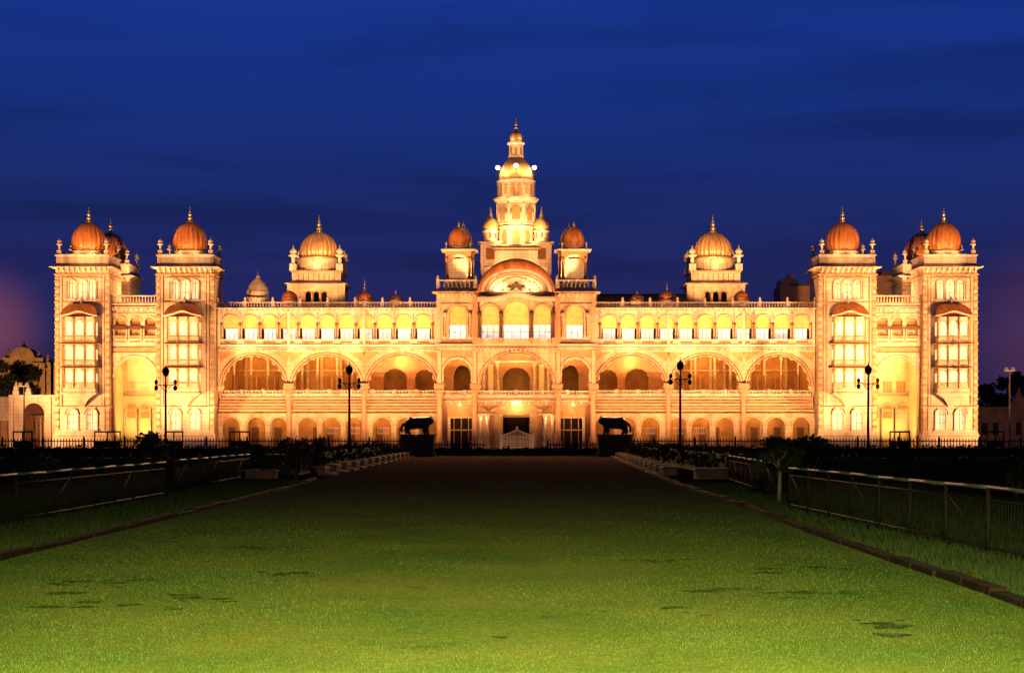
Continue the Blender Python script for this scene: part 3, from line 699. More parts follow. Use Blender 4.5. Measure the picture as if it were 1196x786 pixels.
b.box(XD(912, d), XD(956, d), d, d+6, ZD(362, d), ZD(334, d)); b.box(XD(914, d), XD(934, d), d+1, d+5, ZD(334, d), ZD(326, d)); b.box(XD(925, d), XD(950, d), d-.4, d+6, ZD(334, d)+.002, ZD(332, d), 1)
b.frustum(XD(920, d), XD(932, d), d+1, d+4, ZD(326, d), XD(924, d), XD(928, d), d+2, d+3, ZD(319, d))
b.build('rear_pavilion', [ROSE, BROWN], palace)
b = MB(); b.box(XD(1020, d), XD(1062, d), d, d+6, ZD(352, d), ZD(322, d)); b.box(XD(1030, d), XD(1046, d), d, d+4, ZD(322, d), ZD(317, d), 1); b.build('rear_pavilion', [ROSE, BROWN], palace)
spot(P(36, -60, 1), P(42, 32, 22), 200000, WARM, 16, .7)

# ---- central pavilion
def pavilion():
    mb = MB(); D = -1.5; W = 9.2
    # shell
    mb.box(-W, W, 8.8, 9.2, 0, Z(342), 1); mb.box(-W, W, D+.9, 9, Z(409.3), Z(407), 0); mb.box(-W, W, 2.0, 8.8, Z(463)-.3, Z(463), 3)
    mb.box(-W, W, D+.9, 9, Z(345), Z(342.2), 0)
    for sg in (-1, 1): mb.box(sg*W, sg*(W-.25), D+.8, 9, Z(456), Z(345.1), 0)
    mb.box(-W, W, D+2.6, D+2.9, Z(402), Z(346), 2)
    # first floor band
    mb.box(-W-.1, W+.1, D-.15, D+.9, Z(409.6)+.1, Z(402.8), 0); mb.box(-W-.2, W+.2, D-.35, D-.15, Z(404.4), Z(402.9), 7)
    brackets(mb, -4.6, 4.6, D-.15, Z(408), .5, .3, .3, .16, 0)
    # second floor front: side bays
    for sg in (-1, 1):
        x0, x1 = sorted((sg*4.15, sg*W))
        panel(mb, x0, x1, Z(402.8)+.002, Z(349), [dict(cx=sg*6.8, hw=1.02, zb=Z(396.5), zs=Z(368), rise=1.0, n=18)], D, D+.5)
        moulding(mb, sg*6.8, Z(368), 1.04, 1.02, .16, D-.12, D, 0, 18)
        for o in (-1.45, 1.45):
            mb.lathe(sg*6.8+o, D-.08, [(.2, Z(396.5)), (.2, Z(394)), (.13, Z(393)), (.12, Z(372)), (.2, Z(369)), (.24, Z(366))], 10, 0)
            mb.box(sg*6.8+o-.22, sg*6.8+o-.14, D-.02, D+.0, Z(395), Z(368), 4)
        mb.box(sg*6.8-1.9, sg*6.8+1.9, D-.10, D, Z(357.5), Z(356.3), 0); mb.box(sg*6.8-1.9, sg*6.8+1.9, D-.06, D, Z(402), Z(398), 1)
        mb.box(x0-.05, x1+.1, D-.2, D+.5, Z(349)+.002, Z(344.5), 0)
        brackets(mb, x0+.3, x1-.2, D-.2, Z(344.5), .5, .45, .4, .14, 0)
        eave(mb, x0, x1, D, 8, Z(343), .55, .25)
        # pilaster blocks
        mb.box(sg*4.75-.3, sg*4.75+.3, D-.3, D, Z(402.8)+.003, Z(346), 1); mb.box(sg*(W-.22)-.2, sg*(W-.22)+.2, D-.18, D, Z(402.8)+.003, Z(346), 0)
    # middle three lights, stepping forward
    E = D-.5
    panel(mb, -4.15, 4.15, Z(402.8)+.004, Z(352), [dict(cx=0, hw=1.55, zb=Z(396.5), zs=Z(366), rise=1.28, n=22), dict(cx=-3.02, hw=1.06, zb=Z(396.5), zs=Z(368), rise=.98, n=18), dict(cx=3.02, hw=1.06, zb=Z(396.5), zs=Z(368), rise=.98, n=18)], E, E+.5)
    for c, hw, zs, rs in ((0, 1.57, Z(366), 1.30), (-3.02, 1.08, Z(368), 1.0), (3.02, 1.08, Z(368), 1.0)): moulding(mb, c, zs, hw, rs, .16, E-.12, E, 0, 20)
    for x in (-4.3, -1.78, 1.78, 4.3):
        mb.box(x-.22, x+.22, E-.3, E, Z(402.6), Z(396), 1)
        mb.lathe(x, E-.12, [(.2, Z(396)), (.2, Z(394)), (.15, Z(393)), (.14, Z(372)), (.22, Z(369)), (.26, Z(366))], 10, 4)
    # bowed cornice over them
    pts = []; up = []
    for i in range(41):
        t = -1+i/20; x = t*4.5; z = Z(353.5)+max(0, math.cos(t*PI*.9))**1.6*.55
        pts.append((x, z)); up.append((x, z+.30))
    mb.prism([pts + up[::-1]], E-.75, E+.6, 7)
    mb.prism([[(x*1.02, z+.302) for x, z in pts] + [(x*1.02, z+.45) for x, z in pts][::-1]], E-.95, E+.6, 1)
    mb.prism([[(-4.4, Z(353))] + [(x, z) for x, z in pts[1:-1]] + [(4.4, Z(353))]], E-.05, E+.5, 0)
    # round gable behind: wall, tympanum, rim, orange shell
    gz = Z(342)
    mb.box(-4.4, 4.4, E-.02, D+3, Z(352)+.5, gz-.9, 0)
    n = 48; zc = Z(343)
    rim_i = arch(0, zc, 3.65, 2.25, n); rim_o = arch(0, zc, 4.1, 2.62, n)
    mb.prism([arch(0, zc, 3.65, 2.25, n)], E-.1, E+.3, 7)
    mb.band(rim_i, rim_o, E-.9, E+.3, 7)
    mb.band(arch(0, zc, 3.60, 2.21, n), arch(0, zc, 3.66, 2.26, n), E-.93, E-.1, 6); mb.band(arch(0, zc, 4.08, 2.60, n), arch(0, zc, 4.16, 2.66, n), E-1.03, E-.9, 6)
    mb.band(arch(0, zc, 3.2, 1.9, n), arch(0, zc, 3.3, 1.98, n), E-.2, E-.1, 1)
    mb.band(arch(0, zc, 1.75, 1.55, n), arch(0, zc, 1.9, 1.68, n), E-.22, E-.1, 0)
    for k in range(15):
        a = PI*(k+.5)/15; mb.lathe(2.75*math.cos(a), E-.12, [(.02, zc+1.55*math.sin(a)-.14), (.12, zc+1.55*math.sin(a)), (.02, zc+1.55*math.sin(a)+.14)], 6, 1)
    rows = [(4.1, 2.62, E-.85, zc), (4.22, 2.72, E-1.0, zc-.1), (4.38, 2.95, E-.97, zc-.1), (4.46, 3.35, E-.86, zc), (4.42, 3.72, E-.6, zc), (4.2, 3.90, E+.2, zc), (3.9, 3.92, E+1.6, zc), (3.8, 3.9, E+3.5, zc)]
    vs = []; fs = []
    for hw, rs, y, z in rows:
        for a, q in arch(0, z, hw, rs, n): vs.append((a, y, q))
    for k in range(len(rows)-1):
        for i in range(n): fs.append((k*(n+1)+i, k*(n+1)+i+1, (k+1)*(n+1)+i+1, (k+1)*(n+1)+i))
    mb.add(vs, fs, 5, True)
    for k in range(9):
        a = PI*(k+.5)/9
    # big middle arch and the two narrow arches
    panel(mb, -4.6, 4.6, Z(457), Z(409.6)+.098, [dict(cx=0, hw=4.22, zb=Z(457), zs=Z(452), rise=Z(413.5)-Z(452), lobes=13, n=130, amp=.025)], D, D+.8)
    moulding(mb, 0, Z(452), 4.36, Z(413.5)-Z(452)+.14, .14, D-.10, D, 0, 48)
    for sg in (-1, 1):
        x0, x1 = sorted((sg*4.603, sg*W))
        panel(mb, x0, x1, Z(457), Z(409.6)+.098, [dict(cx=sg*6.85, hw=1.66, zb=Z(457), zs=Z(437), rise=1.72, lobes=7, n=56, amp=.07)], D, D+.8)
        moulding(mb, sg*6.85, Z(437), 1.72, 1.8, .14, D-.1, D, 0, 28)
        mb.box(sg*6.85-1.9, sg*6.85+1.9, D-.03, D, Z(418.6), Z(410.5), 1)
        mb.box(sg*4.85-.26, sg*4.85+.26, D-.14, D, Z(455), Z(410), 0); mb.box(sg*8.95-.26, sg*8.95+.26, D-.14, D, Z(455), Z(410), 0)
    for hw, rs in ((4.24, Z(413.5)-Z(452)), (4.54, Z(413.5)-Z(452)+.30)): mb.band(arch(0, Z(452), hw, rs, 48), arch(0, Z(452), hw+.07, rs+.06, 48), D-.05, D, 6)
    for sg in (-1, 1):
        moulding(mb, sg*6.85, Z(437), 1.88, 1.96, .06, D-.05, D, 6, 28)
        for o in (-.26, .26): mb.box(sg*4.85+o-.03, sg*4.85+o+.03, D-.16, D-.14, Z(455), Z(410.3), 6); mb.box(sg*8.95+o-.03, sg*8.95+o+.03, D-.16, D-.14, Z(455), Z(410.3), 6)
        moulding(mb, sg*6.8, Z(368), 1.22, 1.20, .05, D-.05, D, 6, 18)
        for o in (-2.0, 2.0): mb.box(sg*6.8+o-.03, sg*6.8+o+.03, D-.05, D, Z(397), Z(350), 6)
    mb.box(-W-.1, W+.1, D-.18, D-.15, Z(406.4), Z(405.8), 6)
    pav = mb.build('central_pavilion', [PEACH, ROSE, DARK, GRAN, BROWN, DOME, TRIM, CREAM], palace)
    # carved group in the round gable
    b = MB()
    b.lathe(0, E-.35, [(.30, Z(342)), (.42, Z(340.5)), (.30, Z(338)), (.2, Z(335.5)), (.22, Z(334.5)), (.17, Z(332.6)), (.04, Z(331.6))], 12)
    for sg in (-1, 1):
        b.lathe(sg*.78, E-.33, [(.2, Z(342)), (.34, Z(340)), (.36, Z(338)), (.2, Z(336.2)), (.03, Z(335.4))], 10)
        b.tube((sg*.62, E-.45, Z(337.5)), (sg*.28, E-.5, Z(334.6)), .08, 6); b.tube((sg*1.5, E-.3, Z(342)), (sg*1.5, E-.3, Z(339)), .14, 6, 0, .05)
    b.build('carved_relief', BROWN, pav)
    # balustrades of the side terraces
    for sg in (-1, 1):
        b = MB(); x0, x1 = sorted((sg*4.7, sg*9.1)); balusters(b, x0, x1, D+.1, Z(342)+.12, Z(328.5), .46, 4.4, 0, True)
        b.box(x0, x1, D+.05, D+.25, Z(342), Z(342)+.12); b.build('balustrade', CREAM, pav)
    # windows
    for c, hw, zs, rs, y in ((0, 1.5, Z(366), 1.22, E), (-3.02, 1.02, Z(368), .94, E), (3.02, 1.02, Z(368), .94, E), (-6.8, .98, Z(368), .96, D), (6.8, .98, Z(368), .96, D)):
        q = MB(); q.prism([opening(0, hw, Z(380.5), zs, rs, 18)], y+.54, y+.58, 0); q.box(-hw, hw, y+.52, y+.6, Z(380.7), Z(380.1), 1); q.build('blind', [BLIND, OCHRE], pav, (c, 0, 0))
        q = MB(); q.box(-hw, hw, y+.9, y+.95, Z(403), Z(379), 0)
        for k in range(4): q.box(-hw+k*hw*.66-.03, -hw+k*hw*.66+.03, y+.85, y+.9, Z(402), Z(379), 1)
        q.box(-hw, hw, y+.85, y+.9, Z(389.2), Z(388.6), 1); q.build('lit_screen', [WPANE, GRAN], pav, (c, 0, 0))
    # hall seen through the arches
    b = MB(); y = 4.4
    panel(b, -9, 9, Z(464), Z(410), [dict(cx=0, hw=1.7, zb=Z(464), zs=Z(443), rise=1.55, lobes=7, n=42, amp=.05)] + [dict(cx=sg*6.45, hw=1.06, zb=Z(464), zs=Z(440), rise=1.5, lobes=7, n=42, amp=.06) for sg in (-1, 1)], y, y+.4)
    b.box(-9, 9, 7, 7.1, Z(464), Z(410), 1); b.box(-9, 9, y+.4, 7, Z(411), Z(410.2), 1)
    for x in (-3.9, -2.2, 2.2, 3.9):
        colm(b, x, y-.4, Z(463), Z(420), .2, 2, 10)
    for sg in (-1, 1):
        b.box(sg*3.05-.3, sg*3.05+.3, y-.1, y, Z(462), Z(424), 3); b.box(sg*2.1-.1, sg*4.2, y-.14, y-.0, Z(421), Z(419.5), 2)
    b.box(-2.0, 2.0, y-.2, y, Z(421.5), Z(419.3), 2)
    b.build('inner_arcade', [ROSE, DEEP, CREAM, CHAIN], pav); point(P(0, 5.9, 10.6), 34, (1, .52, .12), .15)
    for x in (-8.9, -4.84, 4.84, 8.9):
        q = MB(); colm(q, 0, 0, Z(523), Z(456), .33, 0); q.frustum(-.42, .42, -.42, .42, Z(456)+.003, -.6, .6, -.42, .42, Z(449), 0); q.build('column', ROSE, pav, (x, D+.2, 0))
    # balcony and entrance below
    b = MB(); y = D+1.0
    b.box(-9.1, 9.1, y, y+2, Z(464), Z(461.5)); b.box(-9.1, 9.1, y-.2, y, Z(462.6), Z(461.5))
    balusters(b, -9.0, 9.0, y+.1, Z(461.5), Z(456.6), .36, 3.0, 0, False)
    b.box(-9.1, 9.1, y+.2, y+.5, Z(467.5), Z(464)-.002, 1); b.box(-9.1, 9.1, y, y+.5, Z(469), Z(467.6), 0)
    b.box(-9.1, 9.1, y+.3, y+.5, Z(474), Z(469)-.002, 1); brackets(b, -8.6, 8.6, y+.3, Z(469), 1.0, .3, .35, .14, 0)
    b.build('balcony', [CREAM, ROSE], pav)
    b = MB(); y = D+2.2
    for x0, x1 in ((-9.1, -7.75), (-5.15, -1.55), (1.55, 5.15), (7.75, 9.1)): b.box(x0, x1, y, y+.5, 0, Z(474), 1)
    b.box(-9.1, 9.1, y-.05, y+.5, Z(487.5), Z(474)-.003, 1)
    for sg in (-1, 1):
        c = sg*6.45; b.box(c-1.35, c+1.35, y-.25, y, Z(488.5), Z(487), 0)
        b.prism([[(c-1.5, Z(487)+.003), (c+1.5, Z(487)+.003), (c+.75, Z(481)), (c, Z(477)), (c-.75, Z(481))]], y-.2, y-.06, 2)
        b.lathe(c-sg*.9, y-.3, [(.14, 0), (.12, Z(490))], 8, 0) if False else None
        for o in (-1.42, 1.42): b.box(c+o-.16, c+o+.16, y-.2, y, 0, Z(487), 0)
        b.box(c-1.28, c+1.28, y+.15, y+.2, Z(503), Z(501.5), 2)
        for o in (-.85, 0, .85): b.box(c+o-.05, c+o+.05, y+.15, y+.2, 0, Z(488.5), 2)
    b.box(-9, 9, y+1.6, y+1.7, 0, Z(476), 3); b.box(-9, 9, y+.5, y+1.6, Z(477), Z(476), 3)
    # door surround
    for sg in (-1, 1):
        b.box(sg*1.65, sg*2.55, y-.45, y, 0, Z(484), 2); b.box(sg*1.55, sg*2.65, y-.5, y, Z(486), Z(484)+.004, 0)
    b.box(-2.6, 2.6, y-.45, y-.055, Z(484)+.005, Z(481.5), 2); b.box(-1.65, 1.65, y-.4, y-.055, Z(484.8), Z(483), 0)
    up = [(x, Z(481.5)+.01+1.0*math.cos(x/2.9*PI/2)) for x in np.linspace(-2.9, 2.9, 21)]
    b.prism([[(-2.9, Z(481.5)+.005)] + up + [(2.9, Z(481.5)+.005)]], y-.4, y-.06, 2)
    b.prism([up[::1] + [(x*1.06, z+.2) for x, z in up][::-1]], y-.6, y-.06, 0)
    for sg in (-1, 1):
        b.box(sg*2.6, sg*4.4, y-.9, y-.06, Z(484.6), Z(483), 0); b.prism([[(sg*2.8, Z(483)+.003), (sg*4.3, Z(483)+.003), (sg*4.3, Z(478)), (sg*3.9, Z(476))] if sg < 0 else [(sg*3.9, Z(476)), (sg*4.3, Z(478)), (sg*4.3, Z(483)+.003), (sg*2.8, Z(483)+.003)]], y-.5, y-.07, 2)
    b.build('entrance_front', [HONEY, ROSE, OCHRE, DARK], pav)
    for x in (-4.25, -3.35, 3.35, 4.25):
        q = MB(); colm(q, 0, 0, 0, Z(484.8), .17, 0, 10); q.build('porch_column', CREAM, pav, (x, y-.75, 0))
    q = MB(); q.lathe(0, y-1.0, [(.03, Z(473)), (.22, Z(472)), (.3, Z(471)), (.22, Z(470)), (.05, Z(469.4))], 12); q.build('ceiling_lamp', BULB, pav)
    point(P(0, y-1.4, Z(474)), 330, (1, .66, .26), .2)
    for sg in (-1, 1):
        point(P(sg*6.85, D+2.2, Z(420)), 330, (1, .56, .15), .25); point(P(sg*6.6, y-.9, Z(474)), 110, WARM, .15); point(P(sg*3.8, y-1.3, Z(489)), 60, YEL, .15)
    point(P(0, D+2.4, Z(416)), 520, (1, .60, .17), .3); point(P(-2.6, D+3.4, Z(440)), 120, (1, .55, .14)); point(P(2.6, D+3.4, Z(440)), 120, (1, .55, .14))
    for x_ in (-2.4, -1.2, 0, 1.2, 2.4): spot(P(x_, E-.9, Z(343.5)), P(x_*.6, E, Z(327)), 300, (1, .70, .36), 160, 1, .3)
    return pav
pav = pavilion()

# kiosks on the terraces: four pillars, eave and dome
def kiosk(cx, d, sc=1.0):
    mb = MB(); z = lambda py: Z(py) if d < 4 else ZD(py, d)
    hf = 1.5*sc; y0, y1 = d, d+2*hf; cy = d+hf
    mb.box(cx-hf, cx+hf, y0, y1, z(344), z(327)); mb.box(cx-hf-.1, cx+hf+.1, y0-.1, y1+.1, z(328)+.002, z(326.4))
    for a in (-1, 1):
        for q in (y0+.2, y1-.2): mb.lathe(cx+a*(hf-.2), q, [(.24, z(326.4)), (.24, z(324)), (.16, z(323)), (.15, z(306)), (.26, z(303)), (.28, z(301))], 10, 1)
    mb.box(cx-hf+.02, cx+hf-.02, y1-.34, y1-.30, z(326.4), z(301))  # back panel added to catch the inner lamp and fill the opening with light
    for yy in (y0, y1-.3):
        panel(mb, cx-hf, cx+hf, z(307), z(294), [dict(cx=cx, hw=1.06*sc, zb=z(307), zs=z(306), rise=.8, lobes=5, n=30, amp=.06)], yy, yy+.3, 2 if yy == y0 else 0)
    for a in (-1, 1): mb.box(cx+a*hf, cx+a*(hf-.25), y0+.3, y1-.3, z(301), z(294))
    mb.box(cx-hf, cx+hf, y0, y1, z(294)+.002, z(292.6))
    eave(mb, cx-hf, cx+hf, y0, y1, z(293.2), .5, .22)
    mb.lathe(cx, cy, [(hf*.92, z(291)), (hf*.92, z(289.2)), (hf*.8, z(288.8))], 16, 0, False)
    p = mb.build('roof_kiosk', [CREAM, TRIM, OCHRE], palace)
    dome(p, cx, cy, z(289), 1.22*sc, z(264)-z(289), DOME, 32, 14); finial(p, cx, cy, z(265), z(256.5)-z(265), .14, n=8)
    for a in (-1, 1): pinnacle(p, cx+a*(hf-.1), y0+.1, z(292), .9, .1)
    spot(P(cx, y0+.6, z(325.5)), P(cx, y1, z(300)), 150, YEL, 150, 1, .1)
    spot(P(cx+(.9 if cx < 0 else -.9), y0-3, z(328)), P(cx, cy, z(280)), 380, WARM, 90, .8)
    return p
for sg in (-1, 1):
    kiosk(sg*6.75, -.9); kiosk(sg*6.35, 4.6, .85)

# ---- the tall tower
def tower():
    d = 9.0; z = lambda py: ZD(py, d); f = 1+d/200; X = lambda half: half*f*.1
    mb = MB(); cy = d+2.6
    mb.box(-X(36), X(36), d-1.5, d+7, z(350), z(313)); mb.box(-X(25), X(25), d-2.2, d+5, z(340), z(295)); 
    eave(mb, -X(25), X(25), d-2.2, d+5, z(292.5), .35, .25, 2)
    mb.box(-X(24.5), X(24.5), d-2.3, d-2.2, z(298), z(296.5)); mb.box(-X(24.5), X(24.5), d-2.3, d-2.2, z(304), z(303))
    for i in range(9): mb.box(-X(22)+i*X(5.5)-.12, -X(22)+i*X(5.5)+.12, d-2.26, d-2.2, z(303), z(298))
    mb.box(-X(23), X(23), d-1.4, d+4.4, z(292)+.2, z(287))
    part = mb.build('central_tower', [CREAM, OCHRE, ROSE], palace)
    def drum(r, z0, z1, nw, name, wh, col=1):
        m = MB(); n = 8; rot = PI/8
        rr = r/math.cos(PI/8)
        m.lathe(0, cy, [(rr, z0), (rr, z1)], 8, 0, False, rot)
        m.lathe(0, cy, [(rr*1.05, z0), (rr*1.05, z0+.22), (rr, z0+.24)], 8, 0, False, rot)
        m.lathe(0, cy, [(rr, z1-.5), (rr*1.06, z1-.4), (rr*1.06, z1-.25), (rr*1.14, z1-.1), (rr*1.14, z1+.04)], 8, 0, False, rot)
        for k in range(8):
            a = rot + 2*PI*k/8; m.lathe(rr*math.cos(a), cy+rr*math.sin(a), [(.17, z0+.25), (.12, z0+.4), (.12, z1-.7), (.18, z1-.5)], 8, 0)
        for k in range(8):      # arched niches on each face
            a = 2*PI*k/8; ca, sa = math.cos(a), math.sin(a); wf = rr*.36
            v = []; h0 = z0+.5; hs = z0+(z1-z0)*wh; pts = opening(0, wf*.55, h0, hs, wf*.55, 10)
            for q, zz in pts: v.append(((r+.015)*ca-q*sa, cy+(r+.015)*sa+q*ca, zz))
            m.add(v, [tuple(range(len(v)))], 1)
            mo = arch(0, hs, wf*.55, wf*.55, 10); mo2 = arch(0, hs, wf*.55+.14, wf*.55+.14, 10)
            for i in range(10):
                quad = [mo[i], mo[i+1], mo2[i+1], mo2[i]]
                m.add([((r+.1)*ca-q*sa, cy+(r+.1)*sa+q*ca, zz) for q, zz in quad], [(0, 1, 2, 3)], 0)
            for e in (-1, 1):
                q0 = e*(wf*.55+.09); m.lathe((r+.06)*ca-q0*sa, cy+(r+.06)*sa+q0*ca, [(.10, h0-.1), (.08, hs)], 6, 0)
        return m.build(name, [CREAM, DEEP], part)
    drum(X(18.4), z(290), z(263), 3, 'lower_drum', .66)
    drum(X(22), z(261.5), z(231.5), 3, 'middle_drum', .62)
    m = MB()
    m.lathe(0, cy, [(X(22)*1.08, z(231)), (X(27), z(231)+.02), (X(27), z(229.8)), (X(22), z(228.6))], 24, 0, False); m.build('projecting_cornice', CREAM, part)
    # gallery with little crested arches
    m = MB(); r = X(21.5)
    m.lathe(0, cy, [(r, z(229)), (r, z(210))], 24, 0, False); m.lathe(0, cy, [(r*1.05, z(229)), (r*1.05, z(227.5)), (r, z(227))], 24, 0, False)
    m.lathe(0, cy, [(r, z(211.5)), (r*1.07, z(210.5)), (r*1.07, z(208.8)), (r*.97, z(208.2))], 24, 0, False)
    for k in range(16):
        a = 2*PI*(k+.5)/16; ca, sa = math.cos(a), math.sin(a)
        v = [((r+.03)*ca-q*sa, cy+(r+.03)*sa+q*ca, zz) for q, zz in opening(0, .28, z(226), z(219.5), .28, 8)]; m.add(v, [tuple(range(len(v)))], 1)
        v = [((r+.05)*ca-q*sa, cy+(r+.05)*sa+q*ca, zz) for q, zz in ((-.38, z(216.5)), (.38, z(216.5)), (0, z(213)))]; m.add(v, [(0, 1, 2)], 1)
        a2 = 2*PI*k/16; m.lathe(r*math.cos(a2), cy+r*math.sin(a2), [(.13, z(227)), (.09, z(226)), (.09, z(214)), (.15, z(212))], 6, 0)
    m.build('upper_gallery', [CREAM, DEEP], part)
    m = MB()
    pr = [(X(20.5), z(208.2)), (X(21.2), z(206)), (X(20.6), z(202)), (X(19.5), z(197)), (X(17.5), z(192)), (X(14), z(187)), (X(10.5), z(183)), (X(9), z(180.5))]
    m.lathe(0, cy, pr, 48, 0, True, 0, 16, .07); m.build('dome', [GDOME], part)
    m = MB(); r = X(9)
    m.lathe(0, cy, [(r*1.1, z(181)), (r*1.1, z(179.6)), (r, z(179)), (r, z(166)), (r*1.25, z(164.6)), (r*1.25, z(163.4)), (r*.9, z(162.6))], 8, 0, False, PI/8)
    for k in range(8):
        a = 2*PI*k/8; ca, sa = math.cos(a), math.sin(a); rc = r*math.cos(PI/8)+.02
        v = [(rc*ca-q*sa, cy+rc*sa+q*ca, zz) for q, zz in opening(0, .2, z(178), z(171.5), .2, 8)]; m.add(v, [tuple(range(len(v)))], 1)
    m.build('lantern', [CREAM, DEEP], part)
    dome(part, 0, cy, z(162.8), X(7.8), z(148)-z(162.8), GDOME, 32, 12, 'small_dome', .8)
    finial(part, 0, cy, z(149.5), z(131)-z(149.5), .22)
    for a, e in ((-.55, .55), (.55, .55)):
        pass
    # flank turrets
    for sg in (-1, 1):
        m = MB(); cx = sg*X(30); yy = d+1.2; r = X(9.8)
        m.box(cx-X(10.5), cx+X(10.5), yy-X(10.5), yy+X(10.5), z(322), z(285)); eave(m, cx-X(10.5), cx+X(10.5), yy-X(10.5), yy+X(10.5), z(283.6), .45, .18)
        for o in (-1, 1): m.box(cx+o*X(10)-.15, cx+o*X(10)+.15, yy-X(10.5)-.08, yy-X(10.5), z(320), z(286))
        m.box(cx-X(5), cx+X(5), yy-X(10.5)-.03, yy-X(10.5), z(303), z(290), 1)
        m.lathe(cx, yy, [(r*.9, z(282)), (r*.9, z(279)), (r*.82, z(278)), (r*.85, z(271)), (r*1.0, z(269.5)), (r*1.0, z(268.5)), (r*.85, z(268))], 16, 0, False)
        for k in range(8):
            a = 2*PI*k/8; m.box(cx+r*.84*math.cos(a)-.14, cx+r*.84*math.cos(a)+.14, yy+r*.84*math.sin(a)-.14, yy+r*.84*math.sin(a)+.14, z(277.6), z(272), 1)
        t = m.build('flank_turret', [CREAM, TRIM], part)
    for sg in (-1, 1):
        cx = sg*X(30); yy = d+1.2; r = X(9.8)
        m = MB(); m.lathe(cx, yy, dome_prof(r*.95, z(252)-z(268), z(268), .88), 32, 0, True, 0, 12, .06)
        m.lathe(cx, yy, [(r*.3, z(254.5)), (r*.3, z(252)), (r*.14, z(248)), (r*.03, z(240.5))], 12, 1); m.build('turret_dome', [GDOME, GOLD], part)
    # star-bright floodlights fixed round the dome foot
    first = None
    for a in (-180+16, -90, -16):
        ca, sa = math.cos(R(a)), math.sin(R(a)); rr = X(22.4)
        loc = P(rr*ca, cy-d+d+rr*sa, z(201.5))
        t = thing('flood_lamp', {-164: 'glaring round floodlight at the west edge of the spire dome', -90: 'glaring round floodlight on the middle of the spire dome', -16: 'glaring round floodlight at the east edge of the spire dome'}[a].replace('west', 'left').replace('east', 'right'), 'floodlight', loc, 'floodlights round the spire dome')
        m = MB(); m.tube((0, 0, 0), (0, 0, z(196)-z(201.5)), .07); m.box(-.2, .2, -.1, .1, -.08, 0); m.build('bracket', IRON, t)
        m = MB(); m.lathe(0, 0, [(.03, z(196)-z(201.5)), (.21, z(195.2)-z(201.5)), (.30, z(193.3)-z(201.5)), (.21, z(191.4)-z(201.5)), (.03, z(190.8)-z(201.5))], 16); m.build('bulb', BULB, t)
    for a in (-150, -90, -30):
        ca, sa = math.cos(R(a)), math.sin(R(a)); point(P(X(26)*ca, cy+X(26)*sa, z(198)), 210, (1, .72, .32), .3)
    # roof floods on the tower
    for sg in (-1, 1):
        spot(P(sg*2.3, d-2.0, z(287)+.3), P(sg*.6, cy-1.2, z(250)), 2700, (1, .64, .24), 130, .8)
        spot(P(sg*1.2, d-2.0, z(287)+.3), P(sg*1.0, cy-1.2, z(275)), 160, (1, .62, .24), 150, .8)
        spot(P(sg*8.0, -3, z(338)), P(sg*.5, cy, z(240)), 8000, (1, .62, .24), 40, .8)
        spot(P(sg*3.6, d-6.5, z(322)), P(sg*2.2, d-2, z(290)), 2600, WARM, 100, .8)
        spot(P(sg*1.9, cy-3.4, z(229)+.1), P(0, cy, z(195)), 330, YEL, 150, 1)
        spot(P(sg*.8, cy-1.15, z(163)+.12), P(0, cy, z(153)), 75, YEL, 150, 1, .08)
        spot(P(sg*1.5, cy-2.4, z(208)+.3), P(0, cy, z(165)), 800, YEL, 120, 1)
tower()

# ------------------------------------------------------------------ buildings beside the palace
def side_hall():
    t = thing('side_hall', 'low cream arched hall joined to the palace, left of the outer tower', 'hall', (PX-59, PY+3, 0))
    o = lambda px: XD(px, 3)+59
    mb = MB(); z = lambda py: ZD(py, 3)
    x0, x1 = o(-60), o(69.5)
    panel(mb, o(12), x1, 0, z(462), [dict(cx=o(39.5), hw=1.28, zb=0, zs=z(484), rise=1.35, n=22)], 0, .5)
    moulding(mb, o(39.5), z(484), 1.3, 1.37, .18, -.1, 0, 0, 22)
    panel(mb, x0, o(12)-.005, 0, z(463.5), [dict(cx=o(3.5), hw=.55, zb=0, zs=z(492), rise=.1, n=6), dict(cx=o(-18), hw=1.2, zb=0, zs=z(484), rise=1.3, n=18)], .5, 1.0)
    mb.box(x0, x1, 1.0, 1.3, z(466), z(462.2)); mb.box(x0, x1, 5, 5.4, 0, z(464), 1)
    mb.box(o(12)-.15, x1, -.25, .0, z(463.5), z(461.5)); mb.box(o(12), x1, -.1, 0, z(469), z(468.2))
    for px in (13.5, 57, 67): mb.box(o(px)-.28, o(px)+.28, -.22, 0, 0, z(463.6))
    mb.box(o(27), o(52), 4.2, 4.5, z(487), z(485.5)); 
    for px in (31, 36, 41, 46, 50): mb.box(o(px)-.1, o(px)+.1, 4.2, 4.5, 0, z(485))
    mb.build('wall', [CREAM, ROSE], t)
    for px, h in ((18.5, 1.5), (33, 1.1)):
        q = MB(); q.box(-.35, .35, -.1, .5, 0, h*.35); q.lathe(0, .2, [(.28, h*.35), (.36, h*.5), (.3, h*.7), (.1, h*.82), (.12, h*.9), (.02, h*1.1)], 12); q.build('pinnacle', CREAM, t, (o(px), 0, z(461.5)))
    point((PX-59+o(40), PY+5.2, 3.5), 130, AMB, .2)
    spot((PX-62, PY-13, .8), (PX-60, PY+3, 4.5), 9000, WARM, 85, .8)
side_hall()
